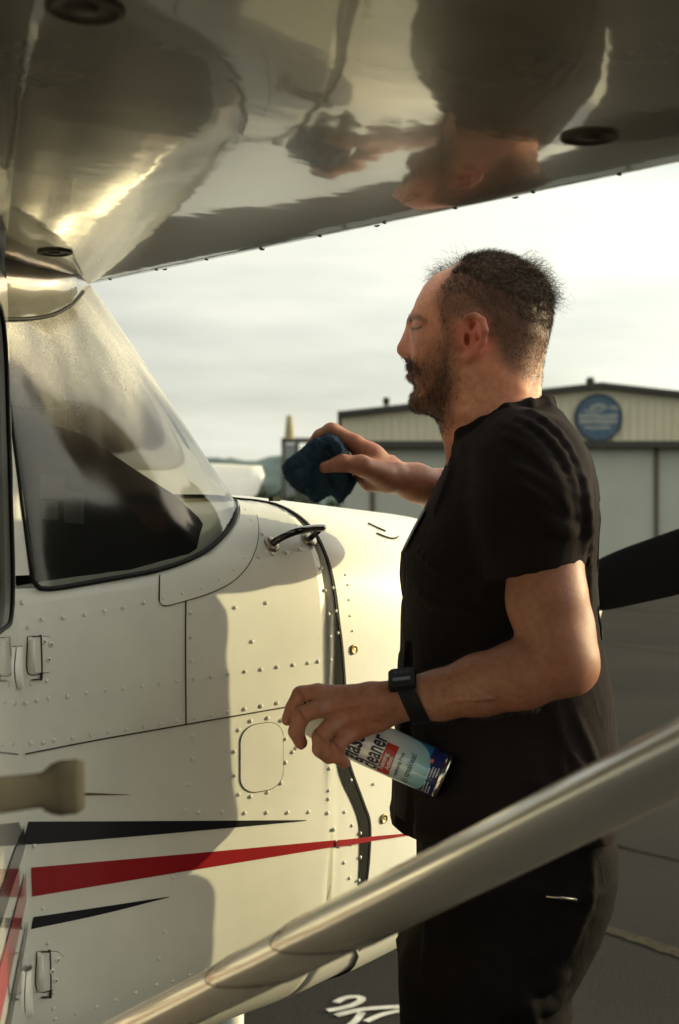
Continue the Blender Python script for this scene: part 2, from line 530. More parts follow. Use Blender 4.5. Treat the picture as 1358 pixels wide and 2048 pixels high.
# round sign
M_SIGNBLUE = mat('sign_blue', (0.085, 0.155, 0.235), rough=0.6, var=0.35, vscale=6)
M_SIGNPALE = mat('sign_pale_lettering', (0.36, 0.39, 0.37), rough=0.6, var=0.3, vscale=5)
M_SIGNDARK = mat('sign_dark_rim', (0.035, 0.055, 0.08), rough=0.6)
sc_ = lat(1196, zof(836), -0.06); SR = 48 / FPX * HD
sg = thing('round_sign', 'round blue sign with pale lettering on the hangar gable', 'sign', tuple(sc_))
MB().lathe([(0, 0.05), (SR * .97, 0.05), (SR * .97, -0.03), (0, -0.03)], sc_, -DV, 40).build('disc', M_SIGNBLUE, sg, autosmooth=40)
MB().lathe([(SR * .90, 0.06), (SR * 1.0, 0.06), (SR * 1.0, -0.04), (SR * .90, -0.04)], sc_, -DV, 40).build('rim', M_SIGNDARK, sg, autosmooth=40)
def sign_bar(pts, w):
    P = []
    C = catmull(pts, 18)
    for i, (a, b) in enumerate(C):
        t = C[min(i + 1, 17)] - C[max(i - 1, 0)]; t /= np.linalg.norm(t)
        for_ = np.array([-t[1], t[0]])
        row = []
        for s in (-1, 1):
            q = np.array([a, b]) + for_ * s * w / 2
            row.append(sc_ + RV * q[0] * SR + UV_ * q[1] * SR - DV * 0.056)
        P.append(row)
    MB().grid(P).build('pale_lettering', M_SIGNPALE, sg)
sign_bar([(-.82, .06), (-.3, .10), (.2, .04), (.8, .10)], .17)
sign_bar([(-.80, -.16), (-.2, -.14), (.3, -.17), (.78, -.12)], .19)
sign_bar([(-.6, -.40), (-.1, -.42), (.5, -.40)], .12)
sign_bar([(-.35, .40), (0, .52), (.35, .40)], .16)
sign_bar([(.45, .42), (.65, .42), (.85, .36)], .14)
sign_bar([(-.6, .30), (-.2, .28), (.2, .30)], .10)

# ================================================================== GANTRY behind the cloth
GD = 55.0
def GP(u, v, dd=0):
    p = W(u, v, GD) + DV * dd; return p
gb = GP(595, CV); gb[2] = 0
M_POST = mat('weathered_post', (0.14, 0.135, 0.11), rough=0.9)
M_LAMPTAN = mat('tan_beacon', (0.42, 0.35, 0.20), rough=0.7)
gn = thing('beacon_frame', 'post frame with a tan beacon on top behind the blue cloth', 'frame', tuple(gb))
for u in (567, 594, 622):
    b0 = GP(u, CV); b0[2] = 0; b1 = GP(u, 881)
    MB().tube([b0, b1], .09, 8).build('post', M_POST, gn)
MB().box((GP(595, 881) + GP(595, 881)) / 2, (1.25, .18, .2), np.array([RV, DV, UV_]).T).build('crossbar', M_POST, gn, smooth=False)
MB().lathe([(.0, .95), (.12, .92), (.16, .5), (.2, .1), (.22, 0)], GP(579, 879), (0, 0, 1), 12).build('beacon', M_LAMPTAN, gn)
MB().box(GP(582, 940), (.42, .05, 2.0), np.array([RV, DV, UV_]).T).build('pale_panel', mat('pale_panel', (.33, .37, .37), rough=.7), gn, smooth=False)
# low grey shed line to the right of the trees
sh = thing('low_shed', 'low grey shed between the trees and the hangar', 'shed', tuple(on_ground(700, 1080)))
p0 = W(735, CV, 60); p0[2] = 1.0
MB().box(p0, (2.6, 3, 2.0), np.array([RV, DV, UV_]).T).build('wall', M_HDOOR, sh, smooth=False)
MB().box(p0 + [0, 0, 1.06], (2.9, 3.3, .12), np.array([RV, DV, UV_]).T).build('roof', M_TRIM, sh, smooth=False)

# ================================================================== neighbouring parked airplane: its wing tip shows behind the windshield
ND = 11.0
nb = W(300, CV, ND); nb[2] = 0
nbr = thing('parked_airplane', 'white wing of another airplane parked behind the windshield', 'airplane', tuple(nb))
M_NWING = mat('parked_wing_paint', (0.78, 0.76, 0.68), rough=0.5, var=0.12, vscale=6)
pts_top = [(-60, 920), (200, 922), (400, 926), (500, 931), (524, 932), (532, 937), (529, 950)]
pts_bot = [(-60, 1010), (200, 1008), (400, 1006), (470, 1003), (506, 1000), (516, 985), (523, 966)]
P = []
for (ua, va), (ub, vb) in zip(catmull(pts_top, 26), catmull(pts_bot, 26)):
    A, B = W(ua, va, ND + .5), W(ub, vb, ND - .1)
    ring = []
    for k in range(12):
        a = 2 * math.pi * k / 12
        c = (1 - math.cos(a)) / 2
        th = 0.045 * math.sin(a) * (1 - .5 * c)
        ring.append(A + (B - A) * c + DV * th + UV_ * 0.0)
    P.append(ring)
mb = MB().grid(P, closed_v=True)
mb.add(P[-1], [tuple(range(12))]); mb.build('wing', M_NWING, nbr)
fz = W(-60, 985, ND + .2)
fus = []
for k, (s, r) in enumerate([(-2.2, .25), (-1.2, .5), (0, .58), (1.5, .5), (4.0, .18)]):
    c = fz + DV * s - RV * .3
    fus.append([c + RV * r * math.cos(a) + UV_ * r * 1.05 * math.sin(a) for a in np.linspace(0, 2 * math.pi, 20, endpoint=False)])
MB().grid(fus, closed_v=True).build('fuselage', M_NWING, nbr)
for s in (-.9, .9):
    q = fz + RV * (s * .7 - .3)
    MB().tube([q, q * [1, 1, 0] + [0, 0, .3]], .04, 8).build('gear_leg', M_NWING, nbr)
    MB().lathe([(0, -.06), (.15, -.06), (.17, 0), (.15, .06), (0, .06)], q * [1, 1, 0] + [0, 0, .17], RV, 20).build('wheel', M_RUBBER, nbr)
q = fz - DV * 1.6 - RV * .3
MB().tube([q, q * [1, 1, 0] + [0, 0, .3]], .03, 8).build('gear_leg', M_NWING, nbr)
MB().lathe([(0, -.05), (.13, -.05), (.15, 0), (.13, .05), (0, .05)], q * [1, 1, 0] + [0, 0, .15], RV, 20).build('wheel', M_RUBBER, nbr)

# ================================================================== THE AIRPLANE
YC = 2.05
AX = np.array([-0.2, 0.9, 1.5, 1.9, 2.2, 2.45, 2.56])
AW = np.array([.55, .55, .55, .52, .47, .37, .27])
AT = np.array([1.50, 1.50, 1.50, 1.475, 1.435, 1.39, 1.34])
AB = np.array([.64, .66, .68, .70, .76, .88, .98])
AP = np.array([6, 6, 6, 4.6, 3.6, 3.0, 2.6])
APB = np.array([4.5, 4.5, 4.5, 3.8, 3.0, 2.8, 2.6])

def _sm(x, A):
    return np.interp(x, AX, A)

def Ffus(p):
    x, y, z = p[..., 0], p[..., 1], p[..., 2]
    w, zt, zb = _sm(x, AW), _sm(x, AT), _sm(x, AB)
    zm, h = (zt + zb) / 2, (zt - zb) / 2
    n = (z - zm) / h
    e = np.where(n > 0, _sm(x, AP), _sm(x, APB))
    return np.abs((y - YC) / w) ** e + np.abs(n) ** e - 1

def hit(u, v, off=0.0):
    """photo pixel -> point on the fuselage skin (lifted by off) and its normal"""
    d = ray(u, v)
    ts = np.linspace(1.0, 3.6, 700)
    f = Ffus(CAM + ts[:, None] * d)
    k = np.argmax(f < 0)
    if f[k] >= 0:
        k = int(np.argmin(f))
        t = ts[k]
    else:
        a, b = ts[k - 1], ts[k]
        for _ in range(30):
            m = (a + b) / 2
            if Ffus(CAM + m * d) < 0: b = m
            else: a = m
        t = (a + b) / 2
    p = CAM + t * d
    return p + normal(p) * off, normal(p)

def normal(p):
    e = 1e-4
    g_ = np.array([Ffus(p + np.array(d) * e) - Ffus(p - np.array(d) * e) for d in ((1, 0, 0), (0, 1, 0), (0, 0, 1))])
    return g_ / (np.linalg.norm(g_) + 1e-12)

plane = thing('light_airplane', 'white high wing airplane with red and black stripes, door open', 'airplane', (1.2, YC, 0))

def section(x, n=56, zmax=None):
    """half outline, belly centre -> top centre on the right-hand (near) side, equal arc steps"""
    w, zt, zb, e, eb = (_sm(x, A) for A in (AW, AT, AB, AP, APB))
    zm, h = (zt + zb) / 2, (zt - zb) / 2
    a = np.linspace(-math.pi / 2, math.pi / 2, 900)
    ee = np.where(a > 0, e, eb)
    y = w * np.abs(np.cos(a)) ** (2 / ee)
    z = zm + h * np.sign(np.sin(a)) * np.abs(np.sin(a)) ** (2 / ee)
    if zmax is not None:
        k = z <= zmax
        y, z = y[k], z[k]
    s = np.r_[0, np.cumsum(np.hypot(np.diff(y), np.diff(z)))]
    q = np.linspace(0, s[-1], n)
    return np.interp(q, s, y), np.interp(q, s, z)

ZB_X = [0.90, 0.98, 1.172, 1.273, 1.306, 1.366, 1.42, 1.48]
ZB_Z = [1.370, 1.373, 1.389, 1.410, 1.432, 1.4646, 1.482, 1.4955]
XSEAM = 1.487

def fus_grid(xs, zmaxs, off=0.0, n=56):
    P = []
    for x, zm in zip(xs, zmaxs):
        y, z = section(x, n, zm)
        row = [(x, YC - (yy + (off if yy > 1e-3 else 0)), zz) for yy, zz in zip(y, z)]
        row += [(x, YC + yy, zz) for yy, zz in zip(y[::-1], z[::-1])]
        P.append(row)
    return P
xs = np.r_[np.linspace(0.945, XSEAM, 46), np.linspace(1.50, 1.66, 10)]
P = fus_grid(xs, [float(np.interp(x, ZB_X, ZB_Z)) if x < 1.482 else None for x in xs])
fus = MB().grid(P).build('fuselage', M_PAINT, plane)
# the cowling: a shell of its own, its rear edge 3 mm proud of the skin
xs = np.r_[XSEAM + .004, np.linspace(XSEAM + .02, 2.2, 40), np.linspace(2.22, 2.56, 22)]
P = np.array(fus_grid(xs, [None] * len(xs), n=60))
C0 = np.array([0, YC, 1.1])
# its rear edge follows the joint seen in the photograph
SEAM_PX = [(474, 998), (520, 1003), (560, 1013), (600, 1036), (630, 1068), (650, 1110), (662, 1150), (670, 1195), (675, 1240), (678, 1300), (679, 1390), (681, 1480), (688, 1540), (716, 1609), (728, 1649), (727, 1720), (721, 1800), (717, 1860), (700, 1960)]
SP = np.array([hit(u, v)[0] for u, v in SEAM_PX])
y0_, z0_ = section(XSEAM, 60)
for j in range(60):
    q = np.array([YC - y0_[j], z0_[j]])
    k_ = np.argsort(np.linalg.norm(SP[:, 1:] - q, axis=1))[:2]
    w_ = 1 / (np.linalg.norm(SP[k_][:, 1:] - q, axis=1) + 1e-4)
    xsj = float((SP[k_, 0] * w_).sum() / w_.sum())
    for jj in (j, 119 - j):
        fall = np.clip((2.0 - P[:, jj, 0]) / (2.0 - XSEAM), 0, 1)
        x_old = P[:, jj, 0].copy(); x_new = x_old + (xsj - XSEAM) * fall
        zo, ho_ = (_sm(x_old, AT) + _sm(x_old, AB)) / 2, (_sm(x_old, AT) - _sm(x_old, AB)) / 2
        zn, hn_ = (_sm(x_new, AT) + _sm(x_new, AB)) / 2, (_sm(x_new, AT) - _sm(x_new, AB)) / 2
        P[:, jj, 0] = x_new
        P[:, jj, 1] = YC + (P[:, jj, 1] - YC) * _sm(x_new, AW) / _sm(x_old, AW)
        P[:, jj, 2] = zn + (P[:, jj, 2] - zo) * hn_ / ho_
P[:, :, 1] = YC + (P[:, :, 1] - YC) * 1.0013
P[:, :, 2] = 1.1 + (P[:, :, 2] - 1.1) * 1.0013
mb = MB().grid(P)
nose = [[(2.585, *(np.array([YC, 1.16]) + (q[1:] - [YC, 1.16]) * .80)) for q in P[-1]], [(2.59, YC, 1.16)] * len(P[-1])]
mb.grid([P[-1]] + nose)
cowl = mb.build('cowling', M_PAINT, plane)

# ---- aft body, floor, far side wall, tail: what stands behind the door opening
def aft_sec(x):
    f = (-.05 - x) / 4.4
    w = .55 * (1 - f) + .09 * f; zt = 1.86 * (1 - f) + 1.45 * f; zb = .64 * (1 - f) + 1.10 * f
    a = np.linspace(0, 2 * math.pi, 40, endpoint=False)
    e = 4.5 - 1.5 * f
    return [(x, YC + w * np.sign(math.cos(t)) * abs(math.cos(t)) ** (2 / e), (zt + zb) / 2 + (zt - zb) / 2 * np.sign(math.sin(t)) * abs(math.sin(t)) ** (2 / e)) for t in a]
MB().grid([aft_sec(x) for x in np.linspace(-.05, -4.45, 12)], closed_v=True).build('aft_fuselage', M_PAINT, plane)
MB().box((.45, YC, .67), (1.04, 1.04, .03)).build('cabin_floor', M_UPHOLSTERY, plane, smooth=False)
MB().box((.45, YC + .535, 1.0), (1.0, .03, .66)).build('far_side_wall', M_PAINT, plane, smooth=False)
for x in (.0, .93):
    MB().tube([(x, YC + .53, 1.3), (x - .02, YC + .50, 1.80)], .022, 8).build('door_post', M_PAINT, plane)
MB().box((-4.25, YC, 1.75), (.7, .06, 1.0)).build('tail_fin', M_PAINT, plane)
MB().box((-4.1, YC, 1.35), (.75, 3.2, .06)).build('tailplane', M_PAINT, plane)
for s in (-1, 1):
    seat = MB()
    seat.box((.35, YC + s * .26, .92), (.45, .42, .14)); seat.box((.08, YC + s * .26, 1.2), (.12, .42, .5))
    seat.build('cabin_seat', M_UPHOLSTERY, plane)
# landing gear
for (x, y, r) in ((1.75, YC, .19), (.05, YC - 1.2, .22), (.05, YC + 1.2, .22)):
    gl = MB()
    top = (x, YC, .72) if abs(y - YC) < .1 else (x, YC + np.sign(y - YC) * .4, .7)
    gl.tube([top, (x, y - np.sign(y - YC) * .08, r)], .032, 10)
    gl.build('landing_gear_leg', M_PAINT, plane)
    MB().lathe([(.06, -.07), (r * .8, -.08), (r, -.04), (r, .04), (r * .8, .08), (.06, .07)], (x, y, r), (0, 1, 0), 24).build('landing_gear_wheel', M_RUBBER, plane)

# ---- draped pieces
def strip(name, top, bot, m, parent, off=0.0008, n=40, k=5, smooth=True):
    """a patch between two photo polylines, laid on the skin"""
    A, B = catmull(top, n), catmull(bot, n)
    P = []
    for a, b in zip(A, B):
        P.append([hit(*(a + (b - a) * f), off)[0] for f in np.linspace(0, 1, k)])
    return MB().grid(P).build(name, m, parent)

def line(name, px, w, m, parent, off=0.0012, n=40, lift=0.0):
    """thin strip of metric width w along a photo polyline"""
    C = catmull(px, n)
    H = [hit(u, v, off) for u, v in C]
    P = []
    ws = w if isinstance(w, (list, tuple)) else [w, w]
    for i, (p, nn) in enumerate(H):
        t = H[min(i + 1, n - 1)][0] - H[max(i - 1, 0)][0]
        t /= np.linalg.norm(t)
        s = np.cross(nn, t)
        wi = np.interp(i / (n - 1), np.linspace(0, 1, len(ws)), ws)
        row = [p - s * wi / 2 - nn * (off * .8 + lift), p - s * wi / 2 + nn * lift, p + s * wi / 2 + nn * lift, p + s * wi / 2 - nn * (off * .8 + lift)]
        P.append(row)
    return MB().grid(P, closed_v=True).build(name, m, parent, smooth=False)

def plate(name, px_poly, m, parent, h=0.0015, inset=0.0012):
    """raised plate: closed photo outline laid on the skin, with a bevelled rim"""
    n = len(px_poly)
    c = np.mean(px_poly, axis=0)
    V, F = [], []
    rings = [(1.0, -0.001), (1.0, h * .6), (1 - inset * 6, h), (.66, h), (.33, h)]
    for f, o in rings:
        for u, v in px_poly:
            V.append(hit(c[0] + (u - c[0]) * f, c[1] + (v - c[1]) * f, o)[0])
    V.append(hit(c[0], c[1], h)[0])
    for r in range(len(rings) - 1):
        for i in range(n):
            j = (i + 1) % n
            F.append((r * n + i, r * n + j, (r + 1) * n + j, (r + 1) * n + i))
    b = (len(rings) - 1) * n
    for i in range(n):
        F.append((b + i, b + (i + 1) % n, len(V) - 1))
    return MB().add(V, F).build(name, m, parent, autosmooth=18)

def rrect(x0, y0, x1, y1, r, n=6, shear=0.0):
    out = []
    for cx, cy, a0 in ((x1 - r, y0 + r, -90), (x1 - r, y1 - r, 0), (x0 + r, y1 - r, 90), (x0 + r, y0 + r, 180)):
        for k in range(n + 1):
            a = math.radians(a0 + 90 * k / n)
            x, y = cx + r * math.cos(a), cy + r * math.sin(a)
            out.append((x, y + shear * (x - (x0 + x1) / 2)))
    return out

# stripes
strip('black_stripe', [(56, 1643), (300, 1642), (612, 1640)], [(45, 1688), (75, 1688), (300, 1670), (612, 1641.5)], M_BLACK, fus)
strip('red_stripe', [(62, 1735), (360, 1709), (671, 1680)], [(64, 1793), (360, 1744), (671, 1693)], M_RED, fus)
strip('red_stripe', [(734, 1673), (790, 1668), (850, 1662)], [(734, 1682), (790, 1674), (850, 1664)], M_RED, cowl, off=0.0028)
strip('red_stripe', [(671, 1680), (700, 1677), (738, 1673)], [(671, 1693), (700, 1689), (738, 1682.5)], M_RED, cowl, off=0.0030, n=14)
strip('black_stripe', [(66, 1834), (200, 1814), (337, 1793)], [(62, 1858), (200, 1829), (337, 1794.5)], M_BLACK, fus)
strip('tan_pinstripe', [(120, 1584), (170, 1585), (258, 1589)], [(120, 1592), (170, 1591), (258, 1590)], M_TAN, fus, n=14)

# skin joints
line('skin_joint', [(371, 1203), (370.5, 1300), (371.5, 1448)], .0018, M_SEAM, fus)
line('skin_joint', [(50, 1508), (200, 1479), (371, 1449), (480, 1430), (664, 1398)], .0018, M_SEAM, fus)
# doubler plate along the lower windshield edge
flange = [(319, 1150), (318, 1196), (321, 1206), (330, 1211), (370, 1201), (420, 1185), (462, 1164), (492, 1134), (510, 1098), (516, 1062), (512, 1030), (500, 1004),
          (478, 1002), (477, 1034), (458, 1074), (420, 1107), (370, 1130)]
def ribbon_plate(name, outer, inner, m, parent, h=.0016, n=40):
    A, B = catmull(outer, n), catmull(inner, n)
    P = []
    for a, b in zip(A, B):
        row = [hit(*a, -.001)[0]] + [hit(*(a + (b - a) * f), h)[0] for f in (0.0, .25, .5, .75, 1.0)]
        P.append(row)
    return MB().grid(P).build(name, m, parent, autosmooth=45)
ribbon_plate('windshield_flange', [(319, 1205), (330, 1211), (370, 1201), (420, 1185), (462, 1164), (492, 1134), (510, 1098), (516, 1062), (512, 1030), (503, 1010)],
             [(319, 1152), (340, 1147), (372, 1138), (412, 1119), (446, 1090), (466, 1062), (478, 1040), (480, 1022), (478, 1008), (474, 1001)], M_PAINT, fus)
line('flange_edge', [(319, 1150), (318, 1196), (322, 1207), (331, 1212), (370, 1202), (420, 1186), (462, 1165), (493, 1135), (511, 1098), (517, 1062), (513, 1030)], .0016, M_SEAM, fus, off=.001, n=60)
# access cover
ac = plate('access_cover', rrect(480, 1447, 565, 1582, 32, shear=-.16), M_PAINT, fus, h=.0014)
line('cover_edge', rrect(480, 1447, 565, 1582, 32, shear=-.16) + rrect(480, 1447, 565, 1582, 32, shear=-.16)[:1], .0015, M_SEAM, fus, off=.0010, n=90)

# cowl gap: the dark joint between skin and cowling, with the flared rubber seal lower down
line('cowl_joint', [(474, 998), (520, 1003), (560, 1013), (600, 1036), (630, 1068), (650, 1110), (662, 1150), (670, 1195), (675, 1240)], [.0045, .0055, .005, .005, .006], M_RUBBER, cowl, off=.0016, n=60, lift=.0008)
strip('cowl_seal', [(669, 1235), (670, 1300), (668, 1390), (672, 1480), (680, 1550), (706, 1610), (718, 1650), (719, 1720), (716, 1800), (714, 1850), (709, 1900)],
      [(675, 1235), (683, 1300), (689, 1390), (690, 1480), (698, 1530), (726, 1608), (738, 1648), (736, 1720), (727, 1800), (723, 1850), (717, 1900)], M_SEAL, cowl, off=.0019, n=60, k=4)
line('cowl_seal_edge', [(675, 1235), (683, 1300), (689, 1390), (690, 1480), (698, 1530), (726, 1608), (738, 1648), (736, 1720), (727, 1800), (723, 1850), (717, 1900)], .004, M_RUBBER, cowl, off=.0022, n=60, lift=.0006)

# rivets: one dome mesh shared by all
bm = bmesh.new()
bmesh.ops.create_uvsphere(bm, u_segments=10, v_segments=6, radius=1.0)
bmesh.ops.delete(bm, geom=[v for v in bm.verts if v.co.z < -0.2], context='VERTS')
for v_ in bm.verts:
    v_.co.z *= 0.56
rivet_me = bpy.data.meshes.new('rivet'); bm.to_mesh(rivet_me); bm.free()
rivet_me.polygons.foreach_set('use_smooth', np.ones(len(rivet_me.polygons), dtype=bool))
rivet_me.materials.append(M_PAINT)
def place(name, me, p, nn, s, parent, spin=0.0):
    o = bpy.data.objects.new(name, me)
    COL.objects.link(o)
    q = Vector(nn).to_track_quat('Z', 'Y')
    o.matrix_world = Matrix.Translation(Vector(p)) @ q.to_matrix().to_4x4() @ Matrix.Rotation(spin, 4, 'Z') @ Matrix.Diagonal((s, s, s, 1))
    mw = o.matrix_world.copy()
    o.parent = parent
    top = parent if parent.parent is None else parent.parent
    # parents were baked at the world origin apart from the Empty's own offset
    o.matrix_parent_inverse = Matrix.Identity(4) if parent.parent is not None else Matrix.Translation(-WLOC.get(parent.name, Vector((0, 0, 0))))
    o.matrix_basis = mw
    return o
RV1 = [(44,1205),(56,1254),(84,1239),(126,1235),(169,1229),(209,1222),(247,1215),(287,1205),(381,1225),(381,1273),(382,1321),
 (63,1367),(93,1362),(51,1406),(73,1401),(97,1397),(134,1393),(173,1386),(211,1381),(246,1377),(283,1372),(318,1367),(353,1362),(387,1358),(421,1353),(455,1348),
 (490,1343),(522,1339),(554,1334),(586,1330),(616,1326),(636,1323),(661,1320),
 (61,1486),(86,1485),(108,1481),(145,1476),(181,1470),(217,1464),(252,1459),(287,1453),(321,1448),(354,1442),(389,1436),(421,1430),(455,1424),(489,1418),(522,1412),(554,1406),(586,1401),(617,1396),(648,1391),
 (105,1531),(385,1473),(384,1518),(378,1570),(93,1620),(370,1621),(397,1625),(444,1625),(489,1626),(533,1625),(575,1625),(617,1624),(655,1626),(689,1624),
 (501,1442),(535,1436),(562,1441),(477,1460),(468,1503),(468,1551),(477,1589),(501,1593),(535,1585),(562,1566),(571,1525),(571,1478),
 (592,1496),(585,1504),(659,1537),(657,1581),(657,1598),(668,1659),(704,1651),(678,1692),(702,1688),(688,1725),(699,1756),
 (491,1021),(501,1041),(501,1088),(487,1116),(466,1140),(437,1159),(403,1177),(363,1187),(325,1196),(525,1068),(516,1114),(545,1108),(573,1105),(599,1099),(625,1094),(642,1136),
 (532,1206),(504,1283),(470,1215),(650,1181),(657,1228),(660,1273),
 (567,1889),(537,1898),(507,1908),(475,1919),(443,1931),(410,1940),(378,1950),(345,1963),(312,1970),(270,1986),(231,2000),(193,2014),(152,2027),(265,2024),(317,1917),(329,1863),(346,1755),
 (95,1886),(106,1985),(106,2017),(85,1816),(68,1692),(660,1440),(659,1490),(110,2038),(597,1880),(627,1868),(655,1858)]
for u, v in RV1:
    p, nn = hit(u, v, .0006)
    place('rivet', rivet_me, p, nn, .0031 * random.uniform(.92, 1.08), fus)
for u, v in [(664,1176),(670,1222),(674,1266),(719,1666),(719,1714),(716,1760),(715,1801),(746,1568),(700,1560)]:
    p, nn = hit(u, v, .0022)
    place('rivet', rivet_me, p, nn, .0027, cowl)
for u, v in [(695,1170),(697,1200),(699,1232),(704,1262),(690,1150)]:
    p, nn = hit(u, v, .0014)
    place('rivet', rivet_me, p, nn, .0018, cowl)
# quarter-turn fasteners
for u, v in [(706, 1299), (766, 1637)]:
    p, nn = hit(u, v, .0022)
    f = MB(); f.lathe([(.0075, -.002), (.0075, .0012), (.0062, .002), (.0048, .0012), (.0048, .0008), (.002, .0016), (0, .0016)], p, nn, 20)
    f.build('cowl_fastener', M_BRASS, cowl)
# small dark latch on top of the cowl, oil door outline
p, nn = hit(548, 1006, .006)
MB().box(p, (.016, .010, .006)).build('cowl_latch', M_RUBBER, cowl, smooth=False)
line('oil_door_edge', [(735, 1048), (752, 1056), (770, 1064)], .0016, M_SEAM, cowl, off=.0032, n=10)
line('oil_door_edge', [(752, 1068), (776, 1077), (790, 1078), (796, 1074)], .0016, M_SEAM, cowl, off=.0032, n=12)

# grab handle on the cowl deck
f1, n1_ = hit(543, 1088, .0); f2, n2_ = hit(619, 1078, .0)
gh = MB()
bar = catmull([f1, f1 + n1_ * .018 + (f2 - f1) * .10, f1 + n1_ * .030 + (f2 - f1) * .34, f2 + n2_ * .030 - (f2 - f1) * .25, f2 + n2_ * .028 + (f2 - f1) * .10], 22)
gh.tube(bar, .0055, 10)
gh.tube([bar[-2], f2], .0045, 10)
hndl = gh.build('grab_handle', M_CHROMEBLACK, plane)
for p, nn in ((f1, n1_), (f2, n2_)):
    MB().lathe([(.013, -.002), (.013, .0015), (.010, .003), (.0, .004)], p, nn, 18).build('handle_foot', M_STEEL, hndl)

# ---- windshield
DIRN = ray
def at_y(u, v, y):
    d = ray(u, v); t = (y - CAM[1]) / d[1]
    return CAM + t * d
base_n = [hit(62, 1150)[0], hit(72, 1172)[0], hit(100, 1179)[0], hit(200, 1163)[0], hit(320, 1140)[0], hit(400, 1109)[0], hit(450, 1068)[0], hit(471, 1032)[0], hit(470, 1003)[0]]
base_n += [np.array([1.487, 1.78, 1.499]), np.array([1.497, 1.92, 1.501]), np.array([1.50, YC, 1.502])]
base_c = np.vstack([catmull(base_n[:7], 36)[:-1], catmull(base_n[6:], 35)])
